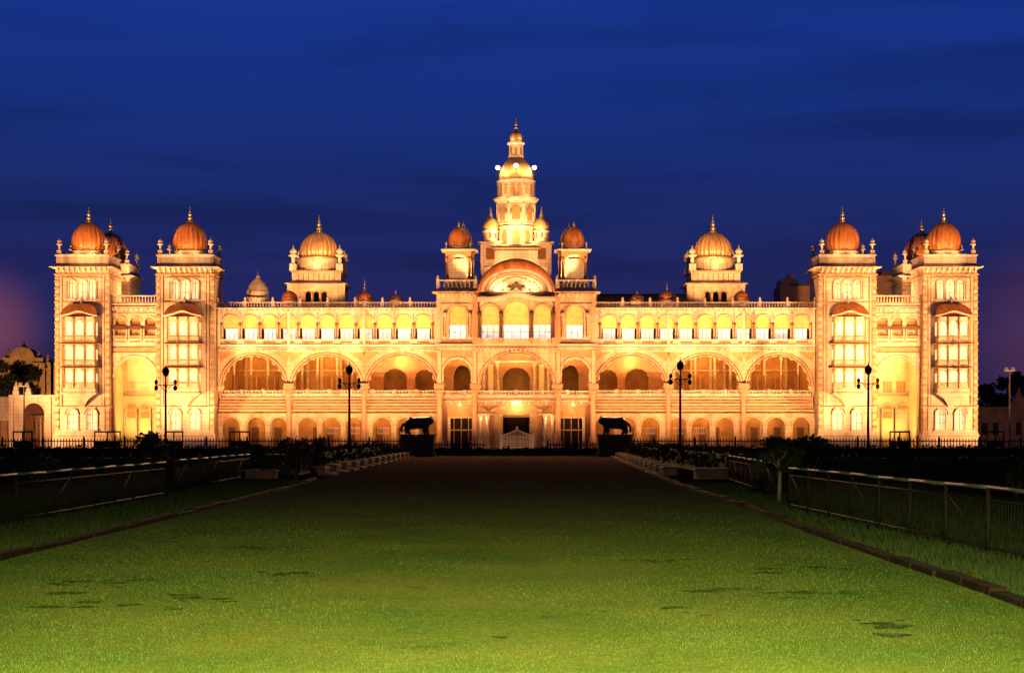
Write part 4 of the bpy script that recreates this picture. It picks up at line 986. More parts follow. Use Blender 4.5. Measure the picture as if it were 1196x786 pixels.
def gateway():
    d = 80; f = 1+d/200
    t = thing('temple_gateway', 'dim old gateway with a round gable and thin spires behind the left trees', 'gateway', (PX+XD(35, d), PY+d, 0))
    o = lambda px: XD(px, d)-XD(35, d); z = lambda py: ZD(py, d)
    mb = MB(); mb.box(o(-30), o(72), 0, 6, 0, z(426)); mb.box(o(5), o(53), -.6, 5, z(426), z(418)); mb.box(o(46), o(72), -.4, 4, z(426), z(423))
    mb.box(o(-30), o(72), -.7, .0, z(432), z(430.5)); mb.prism([arch(o(29), z(418), 1.9, 1.6, 20)], -.8, 3)
    mb.band(arch(o(29), z(418), 1.55, 1.3, 20), arch(o(29), z(418), 2.0, 1.7, 20), -1.0, -.8)
    for px in (44, 52, 62, 66): mb.box(o(px)-.5, o(px)+.5, -.9, 0, 0, z(424))
    mb.build('wall', [mat('weathered_stone', (.30, .20, .13), .9, .25, .8, .4)], t)
    for px, a, b_ in ((10.5, 418, 412), (29, 406, 404), (46.5, 418, 411), (57, 423, 415)):
        q = MB(); h = z(b_)-z(a)+.5; q.lathe(0, 0, [(.5, 0), (.5, h*.3), (.2, h*.45), (.3, h*.6), (.1, h*.75), (.03, h*1.3)], 10); q.build('spire', MATS['weathered_stone'], t, (o(px), .3, z(a)))
    spot((PX+XD(60, d), PY+d-18, 1), (PX+XD(55, d), PY+d, 13), 19000, AMB, 90)
    spot((PX+XD(20, d), PY+d-18, 1), (PX+XD(20, d), PY+d, 14), 11000, AMB, 90)
    spot((PX+XD(30, 50), PY+32, 3), (PX+XD(20, 55), PY+57, 12), 15000, AMB, 90)
gateway()
def outbuilding():
    d = 12
    t = thing('low_building', 'dim low flat-roofed building in the dark beyond the right end of the palace', 'building', (PX+XD(1170, d), PY+d, 0))
    o = lambda px: XD(px, d)-XD(1170, d); z = lambda py: ZD(py, d)
    mb = MB(); mb.box(o(1139), o(1260), 0, 6, 0, z(478)); mb.box(o(1139), o(1260), -.3, 6, z(478)+.002, z(475.5)); mb.box(o(1139), o(1260), -.12, 0, z(490), z(488.6))
    for px in (1150, 1163, 1190, 1204): mb.box(o(px)-.35, o(px)+.35, -.05, 0, z(508), z(494), 1)
    mb.build('wall', [MATS['weathered_stone'], DARK], t)
    q = MB(); q.frustum(-1, 1, -.2, 1.8, 0, -.5, .5, .3, 1.3, 1.2); q.lathe(0, .8, [(.5, 1.2), (.55, 1.5), (.2, 1.9), (.03, 2.6)], 10); q.build('roof_turret', MATS['weathered_stone'], t, (o(1193), 0, z(475.5)))
    spot((PX+XD(1185, d), PY-14, 1), (PX+XD(1185, d), PY+d, 3), 900, AMB, 100)
outbuilding()

# ------------------------------------------------------------------ ground
def gmat(name, c1, c2, c3, patch=.0, far=False):
    m = bpy.data.materials.new(name); m.use_nodes = True; t = m.node_tree; b = t.nodes['Principled BSDF']; b.inputs['Roughness'].default_value = 1; b.inputs['Specular IOR Level'].default_value = 0
    tc = t.nodes.new('ShaderNodeTexCoord')
    def noise(sc, det, scale3=(1,1,1)):
        mpn = t.nodes.new('ShaderNodeMapping'); mpn.inputs['Scale'].default_value = scale3; t.links.new(tc.outputs['Object'], mpn.inputs[0])
        n = t.nodes.new('ShaderNodeTexNoise'); n.inputs['Scale'].default_value = sc; n.inputs['Detail'].default_value = det; n.inputs['Roughness'].default_value = .65; t.links.new(mpn.outputs[0], n.inputs['Vector']); return n
    def rmp(n, L):
        r = t.nodes.new('ShaderNodeValToRGB'); stops(r.color_ramp, L); t.links.new(n.outputs[0], r.inputs[0]); return r
    def mix(a, b_, fac, bt='MIX'):
        x = t.nodes.new('ShaderNodeMix'); x.data_type = 'RGBA'; x.blend_type = bt
        if isinstance(fac, float): x.inputs[0].default_value = fac
        else: t.links.new(fac, x.inputs[0])
        t.links.new(a, x.inputs[6]); t.links.new(b_, x.inputs[7]); return x.outputs[2]
    r1 = rmp(noise(.30, 7), [(.36, c1), (.62, c2)])
    r2 = rmp(noise(55, 3), [(.3, (.35, .35, .35)), (.7, (1.35, 1.35, 1.3))])
    r3 = rmp(noise(9, 4), [(.3, (.7, .72, .7)), (.7, (1.2, 1.2, 1.1))])
    col = mix(r1.outputs[0], r3.outputs[0], 1.0, 'MULTIPLY'); col = mix(col, r2.outputs[0], 1.0, 'MULTIPLY')
    rp = t.nodes.new('ShaderNodeRGB'); rp.outputs[0].default_value = (*c3, 1)
    pm = rmp(noise(.55, 6, (1, .75, 1)), [(.60-patch*.1, (0, 0, 0)), (.68-patch*.1, (1, 1, 1))])
    col = mix(col, rp.outputs[0], pm.outputs[0])
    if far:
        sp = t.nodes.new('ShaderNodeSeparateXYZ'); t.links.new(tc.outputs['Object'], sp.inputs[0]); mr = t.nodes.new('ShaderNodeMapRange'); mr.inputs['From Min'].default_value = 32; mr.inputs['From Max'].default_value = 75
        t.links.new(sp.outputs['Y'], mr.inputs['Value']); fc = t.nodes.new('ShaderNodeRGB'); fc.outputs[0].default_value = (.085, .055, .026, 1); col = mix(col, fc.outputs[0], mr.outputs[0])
    t.links.new(col, b.inputs['Base Color'])
    bp = t.nodes.new('ShaderNodeBump'); bp.inputs['Strength'].default_value = .6; bp.inputs['Distance'].default_value = .05
    n5 = noise(40, 4); t.links.new(n5.outputs[0], bp.inputs['Height']); t.links.new(bp.outputs[0], b.inputs['Normal'])
    return m
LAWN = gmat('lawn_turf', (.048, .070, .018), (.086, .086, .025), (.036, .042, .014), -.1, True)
SOIL = gmat('rough_ground', (.014, .020, .007), (.022, .024, .009), (.016, .012, .007), .4)
PAVE = mat('forecourt_paving', (.20, .12, .065), .95, .2, .6, .3, spec=0)
def sheet(name, pts, z, m):
    mb = MB(); mb.add([(x, y, z) for x, y in pts], [tuple(range(len(pts)))]); o = mb.build(name, m); o['kind'] = 'structure'; return o
sheet('ground', [(-1500, -60), (1500, -60), (1500, 3000), (-1500, 3000)], -.02, SOIL)
KL = [(-8.0, 8), (-8.3, 28), (-8.4, 62), (-9.0, 78), (-9.3, 168)]
KR = [(6.0, 8), (6.05, 20), (6.25, 36), (6.6, 47), (6.6, 60), (7.3, 90), (9.6, 168)]
sheet('lawn', KL[::-1] + [(-8, -30), (6, -30)] + KR, .0, LAWN) if False else sheet('lawn', [(-8, -30), (6, -30)] + KR + KL[::-1], .0, LAWN)
sheet('forecourt', [(-75, 171), (75, 171), (75, 205), (-75, 205)], .004, PAVE)
# kerbs
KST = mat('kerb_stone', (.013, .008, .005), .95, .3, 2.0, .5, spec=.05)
def kerb(name, L, side):
    mb = MB()
    for (xa, ya), (xb, yb) in zip(L[:-1], L[1:]):
        n = max(1, int((yb-ya)/1.4))
        for i in range(n):
            t0, t1 = i/n, (i+.93)/n; j = random.uniform(-.03, .03); h = .085+random.uniform(-.025, .03)
            x0, x1 = xa+(xb-xa)*t0+j, xa+(xb-xa)*t1+j; y0, y1 = ya+(yb-ya)*t0, ya+(yb-ya)*t1
            mb.add([(x0-.13, y0, -.05), (x0+.13, y0, -.05), (x1+.13, y1, -.05), (x1-.13, y1, -.05), (x0-.11, y0, h), (x0+.11, y0, h), (x1+.11, y1, h), (x1-.11, y1, h)],
                   [(4,5,6,7),(0,1,5,4),(1,2,6,5),(2,3,7,6),(3,0,4,7)])
    o = mb.build(name, KST); o['kind'] = 'structure'; return o
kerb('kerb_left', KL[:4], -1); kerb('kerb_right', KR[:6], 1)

# ------------------------------------------------------------------ grass blades
def edge(L, y): return np.interp(y, [q[1] for q in L], [q[0] for q in L])
BLADE = mat('grass_blade', (.072, .080, .022), .9, .25, .35, color2=(.050, .066, .017), spec=.04)
BLADE2 = mat('verge_blade', (.022, .030, .010), .9, .25, .9, color2=(.010, .017, .006), spec=.05)
def blades(name, n, fx, y0, y1, h0, h1, wd, m, power=1.6, clump=None, label=None):
    u = rng.random(n); y = y0+(y1-y0)*u**power
    x0, x1 = fx(y); x = x0+(x1-x0)*rng.random(n)
    if clump is not None:
        k = clump(x, y); keep = rng.random(n) < k; x, y = x[keep], y[keep]; n = len(x)
    h = h0+(h1-h0)*rng.random(n)**1.5; a = rng.random(n)*2*PI; lean = h*.7*(rng.random(n)); la = rng.random(n)*2*PI
    w2 = wd*(.6+.8*rng.random(n))*(y/22).clip(.8, 3)
    V = np.empty((n, 3, 3)); V[:, 0] = np.stack([x-np.cos(a)*w2, y-np.sin(a)*w2, np.full(n, -.015)], 1)
    V[:, 1] = np.stack([x+np.cos(a)*w2, y+np.sin(a)*w2, np.full(n, -.015)], 1)
    V[:, 2] = np.stack([x+lean*np.cos(la), y+lean*np.sin(la), h], 1)
    return tri_mesh(name, V, m)
def tri_mesh(name, V, m, parent=None, loc=(0,0,0)):
    n, k = V.shape[0], V.shape[1]
    me = bpy.data.meshes.new(name); me.vertices.add(n*k); me.vertices.foreach_set('co', V.reshape(-1).astype(np.float32))
    me.loops.add(n*k); me.loops.foreach_set('vertex_index', np.arange(n*k, dtype=np.int32))
    me.polygons.add(n); me.polygons.foreach_set('loop_start', np.arange(0, n*k, k, dtype=np.int32))
    try: me.polygons.foreach_set('loop_total', np.full(n, k, dtype=np.int32))
    except Exception: pass
    me.materials.append(m); me.update(calc_edges=True); me.validate()
    o = bpy.data.objects.new(name, me); C.objects.link(o); o.location = loc
    if parent: o.parent = parent
    return o
PATCH = []
for cx_, cy_, sx_, sy_, k_ in ((2.5, 27.4, .55, .35, 9), (3.2, 22.0, .95, .7, 26), (-6.0, 23.2, .8, .9, 18), (-4.2, 30.5, .9, .6, 12), (1.4, 30.5, .4, .3, 4), (4.2, 25.5, .7, .7, 12), (-4.4, 20.6, .9, .9, 12), (0.0, 17.0, .2, .1, 2), (-3.2, 25.0, .7, .9, 8), (1.8, 19.6, .5, .4, 5), (4.0, 18.2, .6, .8, 8)):
    for k in range(k_):
        e_ = random.random()**1.8
        PATCH.append((cx_+random.gauss(0, .62)*sx_, cy_+random.gauss(0, .62)*sy_, .05+.32*e_*sx_, .03+.22*e_*sy_))
def pmask(x, y):
    m_ = np.zeros_like(x)
    for cx, cy, rx, ry in PATCH:
        q = ((x-cx)/rx)**2+((y-cy)/ry)**2+.25*np.sin(7*x+3*y)*np.sin(9*y)
        m_ = np.maximum(m_, np.clip(1.6-q, 0, 1))
    return m_
SPATCH = mat('bare_soil', (.034, .042, .013), 1, .3, 3, .5, spec=0)
mb = MB()
for i, (cx_, cy_, rx_, ry_) in enumerate(PATCH):
    n_ = 40; ph = [random.uniform(0, 6.28) for _ in range(4)]; ring = []
    for k in range(n_):
        a = 2*PI*k/n_; q = .95+.22*math.sin(3*a+ph[0])+.16*math.sin(5*a+ph[1])+.12*math.sin(9*a+ph[2])+.08*math.sin(14*a+ph[3])
        ring.append((cx_+.8*rx_*q*math.cos(a), cy_+.8*ry_*q*math.sin(a), .0042+.00005*i))
    mb.add([(cx_, cy_, .0042+.00005*i)] + ring, [(0, k+1, (k+1) % n_+1) for k in range(n_)])
kind(mb.build('dirt', SPATCH), 'stuff')
def sidew(x, y): return np.clip((np.abs(x+.6)/np.maximum(y*.19, 3.2))**1.6+.22*np.sin(x*1.7+y*.6)+.18*np.sin(x*.9-y*1.1), 0, 1)
BLADEG = mat('green_grass_blade', (.040, .080, .020), .9, .25, .5, color2=(.026, .058, .014), spec=.04)
WEED = mat('dark_weed_blade', (.022, .042, .011), .85, .25, 1, spec=.08)
lawnx = lambda y: (np.maximum(edge(KL, y)+.05, -.36*y), np.minimum(edge(KR, y)-.05, .36*y))
g = blades('grass', 480000, lawnx, 12, 78, .002, .013, .0028, BLADE, 2.2, lambda x, y: (1-.85*sidew(x, y))*np.clip((80-y)/45, 0, 1)*(1-.8*pmask(x, y)*rng.random(len(x))**.4)); g['kind'] = 'stuff'
g = blades('grass', 480000, lawnx, 12, 78, .003, .028, .0034, BLADEG, 2.2, lambda x, y: .9*sidew(x, y)*np.clip((80-y)/45, 0, 1)*(1-.8*pmask(x, y)*rng.random(len(x))**.4)); g['kind'] = 'stuff'
g = blades('weeds', 260000, lawnx, 12, 58, .006, .03, .004, WEED, 1.5, lambda x, y: pmask(x, y)); g['kind'] = 'stuff'
g = blades('verge_grass', 60000, lambda y: (edge(KR, y)+.1, np.minimum(.36*y, edge(KR, y)+9)), 17, 70, .03, .16, .009, BLADE2, 1.6); g['kind'] = 'stuff'
g = blades('verge_grass', 50000, lambda y: (np.maximum(-.36*y, edge(KL, y)-9), edge(KL, y)-.1), 23, 75, .03, .16, .009, BLADE2, 1.6); g['kind'] = 'stuff'

# ------------------------------------------------------------------ plants
LEAF = mat('dark_leaf', (.020, .027, .010), .7, .3, 1.2, color2=(.009, .014, .006), spec=.12)
LEAF2 = mat('hedge_leaf', (.020, .022, .009), .8, .3, 1.2, color2=(.009, .011, .006), spec=.06)
RLEAF = mat('red_leaf', (.035, .010, .007), .6, .3, 1.5, spec=.25)
BARK = mat('bark', (.09, .06, .04), .9, .3, 4, .4)
def leafcloud(n, centers, radii, size, flat=1.0):
    """small bent leaf faces spread through clumps"""
    c = np.array(centers); r = np.array(radii); k = rng.integers(0, len(c), n)
    dv = rng.normal(size=(n, 3)); dv /= np.linalg.norm(dv, axis=1)[:, None]
    p = c[k]+dv*r[k]*(rng.random((n, 1))**.45)
    a = rng.normal(size=(n, 3)); a /= np.linalg.norm(a, axis=1)[:, None]; b = np.cross(a, rng.normal(size=(n, 3))); b /= np.linalg.norm(b, axis=1)[:, None]
    s = size*(.6+.8*rng.random((n, 1)))
    V = np.empty((n, 4, 3)); V[:, 0] = p-a*s; V[:, 1] = p+b*s*.45; V[:, 2] = p+a*s; V[:, 3] = p-b*s*.45
    V[:, :, 2] = np.maximum(V[:, :, 2], .02)
    return V
def shrub(name, label, cat, loc, h, wd, n, size, m, group=None, stem=True, blobs=9):
    t = thing(name, label, cat, loc, group)
    cs = []; rs = []
    for i in range(blobs):
        a = random.uniform(0, 2*PI); q = random.uniform(0, .62)**.8*wd/2; zz = random.uniform(.3, .80)*h
        cs.append((q*math.cos(a), q*math.sin(a), zz)); e = random.uniform(.16, .30); rs.append((e*wd, e*wd, min(e*h*.9, (h-zz)*1.0)))
    tri_mesh('foliage', leafcloud(n, cs, rs, size), m, t)
    if stem:
        q = MB()
        for i in range(5):
            a = 2*PI*i/5; q.tube((0, 0, 0), (wd*.22*math.cos(a), wd*.22*math.sin(a), h*.6), .035*h**.5, 5, 0, .015)
        q.build('stem', BARK, t)
    return t
def hedge(label, x0, y0, x1, y1, wd, h, n, group=None):
    t = thing('hedge', label, 'hedge', ((x0+x1)/2, (y0+y1)/2, 0), group)
    L = math.hypot(x1-x0, y1-y0); k = max(4, int(L/ .9)); cs = []; rs = []
    for i in range(k):
        f = (i+.5)/k-.5; hh = h*random.uniform(.85, 1.12)
        cs.append((f*(x1-x0)+random.uniform(-.1, .1)*wd, f*(y1-y0), hh*.52)); rs.append((wd*.55, wd*.6, hh*.5))
    tri_mesh('foliage', leafcloud(n, cs, rs, .16), LEAF2, t)
    q = MB(); dx, dy = (x1-x0)/L, (y1-y0)/L; nx, ny = -dy*wd*.36, dx*wd*.36
    hx, hy = (x1-x0)/2, (y1-y0)/2
    q.add([(-hx+nx, -hy+ny, 0), (-hx-nx, -hy-ny, 0), (hx-nx, hy-ny, 0), (hx+nx, hy+ny, 0), (-hx+nx*.8, -hy+ny*.8, h*.8), (-hx-nx*.8, -hy-ny*.8, h*.8), (hx-nx*.8, hy-ny*.8, h*.8), (hx+nx*.8, hy+ny*.8, h*.8)],
          [(4,5,6,7),(0,1,5,4),(1,2,6,5),(2,3,7,6),(3,0,4,7)]); q.build('twigs', LEAF2, t)
    return t
hedge('long dark clipped hedge behind the stone blocks, left of the lawn', -11.6, 84, -11.4, 160, 2.2, 1.35, 9000)
hedge('long dark clipped hedge behind the stone blocks, right of the lawn', 11.2, 84, 11.6, 160, 2.2, 1.35, 9000)
hedge('low dark hedge across the far end of the lawn before the gate', -8.4, 170, 9.2, 170, 1.2, .85, 3500)
hedge('dark hedge in front of the black fence, left of the lawn', -60, 150, -13, 152, 2.5, 1.15, 9000)
hedge('dark hedge in front of the black fence, right of the lawn', 13, 150, 60, 152, 2.5, 1.15, 9000)
hedge('dark hedge running left behind the railing', -45, 96, -14, 92, 2.2, 1.0, 6000)
hedge('dark hedge running right behind the railing', 14.5, 94, 46, 98, 2.2, .95, 6000)
shrub('shrub', 'tall dark red-leaved shrub at the left lawn corner', 'shrub', (-9.6, 76, 0), 2.05, 1.7, 1500, .10, RLEAF)
shrub('shrub', 'dark green shrub behind the red-leaved shrub on the left', 'shrub', (-10.0, 88, 0), 2.05, 1.4, 1100, .10, LEAF2)
shrub('shrub', 'leafy shrub with pale sprays sticking up before the left gate arch', 'shrub', (-25.5, 120, 0), 2.6, 4.2, 900, .16, LEAF, blobs=12)
shrub('shrub', 'small dark shrub at the end of the left railing', 'shrub', (-13.3, 88, 0), 1.7, 2.0, 1200, .11, LEAF2)
shrub('shrub', 'broad dark bush beyond the gap in the right railing', 'shrub', (11.6, 76, 0), 2.1, 3.0, 2200, .10, LEAF)
shrub('shrub', 'dark bush right of the broad bush by the right railing', 'shrub', (14.4, 82, 0), 2.1, 3.2, 2200, .10, LEAF2)
shrub('shrub', 'low bush at the frame edge behind the right railing', 'shrub', (15.9, 54, 0), 1.15, 1.2, 700, .07, LEAF)
shrub('shrub', 'olive bush on the dark ground behind the left railing', 'shrub', (-20.6, 74, 0), 1.05, 3.0, 1600, .08, LEAF)
def young_tree():
    t = thing('young_tree', 'young tree with a pale thin trunk in the gap of the right railing', 'tree', (7.95, 51, 0))
    q = MB(); q.tube((0, 0, 0), (.03, 0, .9), .07, 8, 0, .055); q.tube((.03, 0, .9), (-.02, 0, 1.3), .055, 8, 0, .03)
    for a in range(5): q.tube((.0, 0, .85+.08*a), (.4*math.cos(a*1.3), .4*math.sin(a*1.3), 1.35+.05*a), .02, 5, 0, .01)
    q.build('trunk', mat('pale_bark', (.16, .12, .08), .85, .2, 5), t)
    tri_mesh('crown', leafcloud(900, [(0, 0, 1.45), (.42, 0, 1.25), (-.38, .1, 1.32), (.15, .3, 1.6), (.62, .1, 1.5), (-.6, 0, 1.1), (.2, -.2, 1.05)], [(.34, .3, .22), (.25, .3, .16), (.3, .3, .2), (.26, .3, .2), (.2, .2, .12), (.2, .2, .12), (.25, .2, .15)], .06), LEAF, t)
young_tree()
def tree(label, px, py_top, d, wpx, n, group, m=LEAF):
    x = PX+XD(px, d); h = ZD(py_top, d); wd = wpx*.1*(1+d/200)
    t = thing('tree', label, 'tree', (x, PY+d, 0), group)
    q = MB(); q.tube((0, 0, 0), (.1, 0, h*.45), .35, 8, 0, .22); cs = []; rs = []
    for i in range(34):
        a = random.uniform(0, 2*PI); zz = h*random.uniform(.22, .92); rr = wd*.5*random.random()**.55*(1.05-.75*max(0, zz/h-.45)/.5)
        c = (rr*math.cos(a), rr*math.sin(a), zz); cs.append(c); e = random.uniform(.09, .17)*wd; rs.append((e, e, min(e*.85, max(.4, h-zz))))
        if i < 9: q.tube((.1, 0, h*.30), c, .14, 5, 0, .03)
    q.build('trunk', BARK, t); tri_mesh('crown', leafcloud(n*3, cs, rs, .26), m, t)
TREE = mat('tree_leaf', (.055, .050, .022), .7, .3, .8, color2=(.025, .028, .012), spec=.2)
tree('dark tree before the dim gateway at the far left edge', 2, 420, 55, 74, 3200, 'trees before the dim gateway', TREE)
tree('dark round tree hiding the lower gateway, second from the left edge', 32, 419, 60, 70, 2400, 'trees before the dim gateway', TREE)
for i, (px, py, d, wp, lab) in enumerate(((1152, 441, 70, 52, 'tree touching the palace end'), (1176, 434, 85, 56, 'tall tree behind the pale lamp pole'), (1200, 428, 78, 62, 'tallest tree at the right edge'), (1228, 430, 80, 40, 'tree beyond the right edge'))):
    if px < 1220: tree('dark '+lab+' in the night tree row', px, py, d, wp, 2200, 'night trees right of the palace', TREE)

# ------------------------------------------------------------------ stone blocks beside the hedges
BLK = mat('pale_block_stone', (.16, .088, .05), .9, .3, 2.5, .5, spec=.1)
def blocks(L, sg, side):
    q = MB(); q.box(-.35, .35, -1.3, 1.3, 0, .34); q.frustum(-.42, .42, -1.38, 1.38, .342, -.34, .34, -1.3, 1.3, .46); q.box(-.8, -.36, -1.6, 1.6, 0, .12) if sg > 0 else q.box(.36, .8, -1.6, 1.6, 0, .12)
    first = None
    for i in range(13):
        y = 87+i*6.0; x = edge(L, np.array([y]))[0]+sg*.7
        if first is None:
            first = q.build('edging_block', BLK, None, (x, y, 0)); o = first
        else:
            o = first.copy(); C.objects.link(o); o.location = (x, y, 0)
        tag(o, 'pale stone edging block in the row along the %s side of the far lawn' % side, 'stone block', 'stone blocks along the %s lawn edge' % side)
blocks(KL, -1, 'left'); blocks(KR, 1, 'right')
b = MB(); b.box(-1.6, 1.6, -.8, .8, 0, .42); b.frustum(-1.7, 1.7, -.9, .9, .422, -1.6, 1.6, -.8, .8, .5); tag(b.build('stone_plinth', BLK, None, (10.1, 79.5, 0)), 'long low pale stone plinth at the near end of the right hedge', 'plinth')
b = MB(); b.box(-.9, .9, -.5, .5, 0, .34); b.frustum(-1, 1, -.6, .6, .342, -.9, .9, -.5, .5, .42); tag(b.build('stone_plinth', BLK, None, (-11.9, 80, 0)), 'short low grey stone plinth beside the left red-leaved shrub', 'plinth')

# ------------------------------------------------------------------ railings, fences, gate
def railing(label, x0, y0, x1, y1, h=1.13):
    t = thing('railing', label, 'railing', (x0, y0, 0)); dx, dy = x1-x0, y1-y0; L = math.hypot(dx, dy)
    q = MB(); n = max(2, int(L/2.4)); pts = [(dx*i/n+random.uniform(-.02, .02), dy*i/n, h+random.uniform(-.012, .012)) for i in range(n+1)]
    for a, c in zip(pts[:-1], pts[1:]): q.tube(a, c, .032, 8)
    q.build('top_rail', STEEL, t)
    q = MB(); q.tube((0, 0, .14), (dx, dy, .14), .02, 6); q.tube((0, 0, h-.2), (dx, dy, h-.2), .015, 6)
    k = int(L/.16)
    for i in range(k): q.tube((dx*i/k, dy*i/k, .14), (dx*i/k, dy*i/k, h-.2), .007, 4)
    for i in range(0, n, 3): q.tube((dx*i/n, dy*i/n, .1), (dx*(i+1)/n, dy*(i+1)/n, h-.15), .016, 5)
    q.build('infill', IRON, t)
    for i in range(n+1):
        p = MB(); p.tube((0, 0, -.05), (0, 0, h-.02), .036, 8); p.lathe(0, 0, [(.055, h-.06), (.055, h-.02)], 8); p.build('post', IRON, t, (dx*i/n, dy*i/n, 0))
railing('dark railing with a bright tube top along the right verge, nearest section', 8.15, 21, 7.55, 46.5)
railing('short dark railing section beyond the young tree on the right', 8.35, 54.5, 9.4, 74)
railing('long dark railing with a pale tube top along the left verge', -11.0, 26, -11.35, 56)
railing('far railing section on the left, past the gap', -11.85, 60, -12.4, 81)
def fence(label, x0, x1, y, h, zb=0, group=None):
    t = thing('picket_fence', label, 'fence', (x0, y, 0), group); L = x1-x0
    q = MB(); n = int(L/.30)
    for i in range(n): x = i*L/n; q.box(x-.035, x+.035, -.03, .03, 0, h-.1); q.frustum(x-.06, x+.06, -.05, .05, h-.1, x-.01, x+.01, -.01, .01, h+.08)
    q.build('pickets', IRON, t)
    for zz in (.25, h-.22):
        q = MB(); q.box(0, L, -.05, .05, zz-.05, zz+.05); q.build('rail', IRON, t)
    pr = None
    for i in range(int(L/4)+1):
        if pr is None:
            q = MB(); q.box(-.09, .09, -.09, .09, 0, h+.1); q.lathe(0, 0, [(.04, h+.1), (.1, h+.18), (.02, h+.28)], 8); pr = q.build('post', IRON, t)
        else: inst(pr, (i*4.0, 0, 0))
fence('black iron picket fence in front of the palace, left of the path', -62, -9.2, 168, 1.68)
fence('black iron picket fence in front of the palace, right of the path', 9.9, 62, 168, 1.68)
fence('short black railing fence between path and white gate, left part', -8.6, -2.6, 173, 1.3)
fence('short black railing fence between path and white gate, right part', 3.6, 9.4, 173, 1.3)
def white_gate():
    t = thing('ornate_gate', 'ornate pinkish white double gate with a peaked crest before the entrance', 'gate', (.55, 186, 0))
    GM = mat('gate_paint', (.62, .42, .33), .6, .12, 3)
    for sg in (-1, 1):
        q = MB()
        def top(x): return 2.05+.62*(1-abs(x)/1.72)**1.5
        for i in range(11):
            x = sg*(.08+i*.155); q.box(x-.025, x+.025, -.02, .02, .1, top(x))
        for zz in (.15, .75, 1.35, 1.9): q.box(sg*.05, sg*1.68, -.025, .025, zz-.04, zz+.04)
        for i in range(5):
            x = sg*(.24+i*.31)
            for z0 in (.45, 1.05, 1.62): q.band([(x+.12*math.cos(a), z0+.12*math.sin(a)) for a in np.linspace(0, 2*PI, 13)], [(x+.16*math.cos(a), z0+.16*math.sin(a)) for a in np.linspace(0, 2*PI, 13)], -.03, .03)
        xs = np.linspace(.02, 1.7, 14); q.band([(sg*x, top(x)-.05) for x in xs], [(sg*x, top(x)+.06) for x in xs], -.03, .03)
        q.build('gate_leaf', GM, t)
        p = MB(); p.box(-.1, .1, -.1, .1, 0, 2.2); p.lathe(0, 0, [(.06, 2.2), (.13, 2.32), (.02, 2.5)], 8); p.build('gate_post', GM, t, (sg*1.78, 0, 0))
    q = MB(); q.lathe(0, 0, [(.05, 2.7), (.16, 2.82), (.13, 2.95), (.02, 3.12)], 8); q.build('crest', GM, t)
white_gate()
for sg in (-1, 1): spot((.5+sg*1.6, 181.8, .3), (.5+sg*.6, 186, 1.7), 190, WARM, 110, .9, .1)  # added ground spots that brighten the gate from the front

# ------------------------------------------------------------------ lamp posts, poles
def lamp_post(x, y, label, top):
    t = thing('lamp_post', label, 'lamp post', (x, y, 0), 'black ornamental lamp posts')
    q = MB(); q.lathe(0, 0, [(.34, 0), (.34, .5), (.2, .6), (.16, 1.2), (.13, 1.3), (.10, top-2.0), (.15, top-1.9), (.09, top-1.75), (.08, top-.95)], 10); q.build('pole', IRON, t)
    q = MB(); q.lathe(0, 0, [(.08, top-1.0), (.26, top-.85), (.36, top-.5), (.30, top-.25), (.12, top-.1), (.06, top), (.02, top+.25)], 12); q.build('top_lantern', IRON, t)
    q = MB()
    for sg in (-1, 1): q.tube((0, 0, top-1.85), (sg*1.05, 0, top-1.75), .045, 6); q.tube((0, 0, top-2.5), (sg*.55, 0, top-1.83), .03, 6)
    q.build('cross_arm', IRON, t)
    for sg in (-1, 1):
        q = MB(); q.tube((0, 0, 0), (0, 0, -.12), .02, 5); q.lathe(0, 0, [(.05, -.62), (.17, -.52), (.2, -.28), (.1, -.12), (.03, -.08)], 10); q.build('hanging_lantern', IRON, t, (sg*.92, 0, top-1.74))
    for sg in (-1, 1):
        q = MB(); q.lathe(0, 0, [(.06, 0), (.16, .1), (.17, .3), (.03, .48)], 10); q.build('side_lantern', IRON, t, (sg*.92, 0, top-1.74))
y = 165; k = y/2000
for px, py, lab in ((193.5, 428, 'leftmost black lamp post, in front of the inner left tower'), (408, 426, 'black lamp post in front of the left arcade'),
                    (794.5, 421, 'black lamp post in front of the right arcade'), (1014, 426, 'rightmost black lamp post, in front of the inner right tower')):
    lamp_post((px-598)*k, y, lab, 2+(509-py)*k)
def pole(px, py, d, label):
    y = 200+d; k = y/2000; top = 2+(509-py)*k
    t = thing('street_light', label, 'street light', ((px-598)*k, y, 0)); g2 = mat('grey_pole', (.09, .075, .06), .6, .2, 3)
    q = MB(); q.lathe(0, 0, [(.2, 0), (.2, .6), (.13, .7), (.08, top)], 10); q.build('pole', g2, t)
    q = MB(); q.box(-.55, .55, -.1, .1, top, top+.12); q.build('cross_bar', g2, t)
    for sg in (-1, 1):
        q = MB(); q.frustum(-.22, .22, -.25, .1, top+.12, -.16, .16, -.1, .1, top+.45); q.build('lamp_head', g2, t, (sg*.35, 0, 0))
pole(28, 452, -22, 'unlit thin pole lamp in front of the low arched hall'); pole(1179, 434, -16, 'unlit tall pale pole lamp against the night trees')

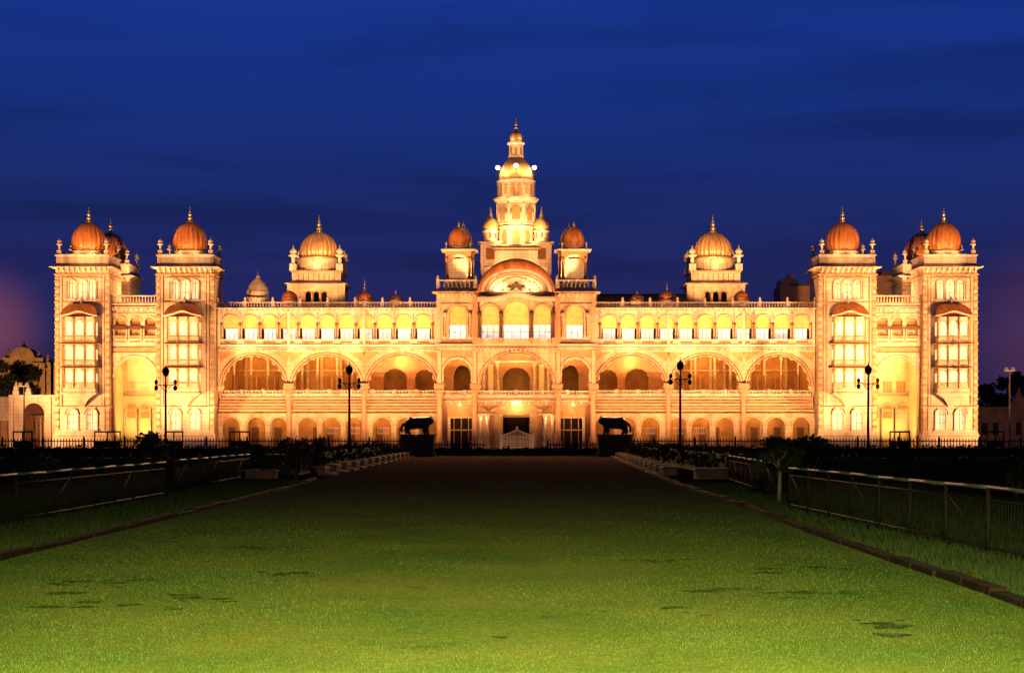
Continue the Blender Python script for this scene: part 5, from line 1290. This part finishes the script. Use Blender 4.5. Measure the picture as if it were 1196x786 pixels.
# ------------------------------------------------------------------ barriers near the palace
def barrier(px0, px1, y, label):
    k = y/2000; x0, x1 = (px0-598)*k, (px1-598)*k; top = 2+(509-503.5)*k; L = x1-x0
    t = thing('barrier_frame', label, 'barrier', ((x0+x1)/2, y, 0))
    q = MB(); q.box(-L/2, L/2, -.06, .06, top-.16, top); q.box(-L/2, L/2, -.04, .04, .7, .8); q.box(-L/2, L/2, -.03, .03, .8, 1.45); q.build('top_bar', IRON, t)
    for x in (-L/2+.06, 0, L/2-.06):
        p = MB(); p.box(-.06, .06, -.05, .05, 0, top-.16); p.box(-.06, .06, -.5, .5, 0, .08); p.build('leg', IRON, t, (x, 0, 0))
barrier(15, 38, 176, 'dark frame barrier in front of the low arched hall')
barrier(110, 141, 176, 'dark frame barrier between the outer left tower and gate arch')
barrier(192, 214, 176, 'dark frame barrier under the inner left tower')
barrier(268, 292, 176, 'dark frame barrier before the second ground arch on the left')
barrier(1039, 1063, 176, 'dark frame barrier before the right gate arch')
barrier(1152, 1173, 176, 'dark frame barrier right of the palace end')

# ------------------------------------------------------------------ bronze cats on plinths
BRONZE = mat('dark_bronze', (.020, .014, .010), .5, .2, 5, metal=.3)
def cat_statue(px, sg, side):
    y = 165.0; k = y/2000; x = (px-598)*k; s = 1.0
    zt = 2+(509-507.5)*k
    t = thing('cat_statue', 'dark bronze big cat striding on a %s plinth, %s of the entrance' % ('stone', side), 'statue', (x, y, 0), 'bronze cats beside the path')
    q = MB(); q.box(-1.75, 1.75, -.8, .8, .0, .3); q.box(-1.6, 1.6, -.7, .7, .302, zt-.16); q.box(-1.72, 1.72, -.78, .78, zt-.158, zt); q.build('plinth', mat('plinth_stone', (.07, .04, .022), .9, .2, 2, .3, spec=.05), t)
    # body grown on a skeleton: spine, neck, head, tail, four legs
    J = {'hip': (-1.15, 0, 1.02), 'mid': (-.2, 0, .98), 'sho': (.85, 0, 1.08), 'neck': (1.25, 0, 1.22), 'head': (1.55, 0, 1.28), 'muz': (1.88, 0, 1.16),
         't1': (-1.6, 0, .92), 't2': (-1.85, 0, .5), 't3': (-1.75, 0, .2)}
    Rr = {'hip': .60, 'mid': .60, 'sho': .66, 'neck': .46, 'head': .42, 'muz': .24, 't1': .16, 't2': .12, 't3': .10}
    E = [('mid', 'hip'), ('mid', 'sho'), ('sho', 'neck'), ('neck', 'head'), ('head', 'muz'), ('hip', 't1'), ('t1', 't2'), ('t2', 't3')]
    for nm, par, xx, off in (('f', 'sho', .95, .18), ('b', 'hip', -1.1, -.12)):
        for e, st in ((-1, .28), (1, -.25)):
            a, b_, c, f = [nm+str(e)+str(i) for i in range(4)]
            J[a] = (xx, e*.24, .72); J[b_] = (xx+st*.5-(.15 if nm == 'b' else 0), e*.25, .42); J[c] = (xx+st*.8, e*.25, .09); J[f] = (xx+st*.8+.2, e*.25, .07)
            Rr[a] = .30; Rr[b_] = .22; Rr[c] = .16; Rr[f] = .14; E += [(par, a), (a, b_), (b_, c), (c, f)]
    names = list(J); me = bpy.data.meshes.new('body')
    me.from_pydata([(J[n_][0]*sg*.85, J[n_][1], J[n_][2]*1.04+zt-.0) for n_ in names], [(names.index(a), names.index(b_)) for a, b_ in E], [])
    me.materials.append(BRONZE); o = bpy.data.objects.new('body', me); C.objects.link(o); o.parent = t
    mdf = o.modifiers.new('skin', 'SKIN'); mdf.use_smooth_shade = True
    for i, n_ in enumerate(names): me.skin_vertices[0].data[i].radius = (Rr[n_], Rr[n_]); me.skin_vertices[0].data[i].use_root = (n_ == 'mid')
    o.modifiers.new('sub', 'SUBSURF').render_levels = 1; o.modifiers['sub'].levels = 1
    for e in (-1, 1):
        q = MB(); q.lathe(0, 0, [(.09, 0), (.1, .08), (.02, .18)], 8); q.build('ear', BRONZE, t, (sg*1.28, e*.2, zt+1.62))
cat_statue(487.5, 1, 'left'); cat_statue(718, -1, 'right')

# ------------------------------------------------------------------ floodlight boxes on the ground
FL = None
for sg in (-1, 1):
    for x, yy in ((66, -24), (50, -20), (31, -16), (23, -16), (15.5, -16)):
        lab = 'small black floodlight box on the ground aimed at the palace front'
        if FL is None:
            FL = thing('ground_floodlight', lab, 'floodlight', P(sg*x, yy-.7, 0), 'ground floodlights before the palace')
            q = MB(); q.frustum(-.3, .3, -.2, .2, .35, -.38, .38, -.1, .25, .85); q.build('housing', IRON, FL)
            q = MB(); q.box(-.42, -.38, -.05, .05, 0, .6); q.box(.38, .42, -.05, .05, 0, .6); q.box(-.42, .42, -.06, .06, 0, .05); q.build('bracket', IRON, FL)
        else: copy_tree(FL, P(sg*x, yy-.7, 0))
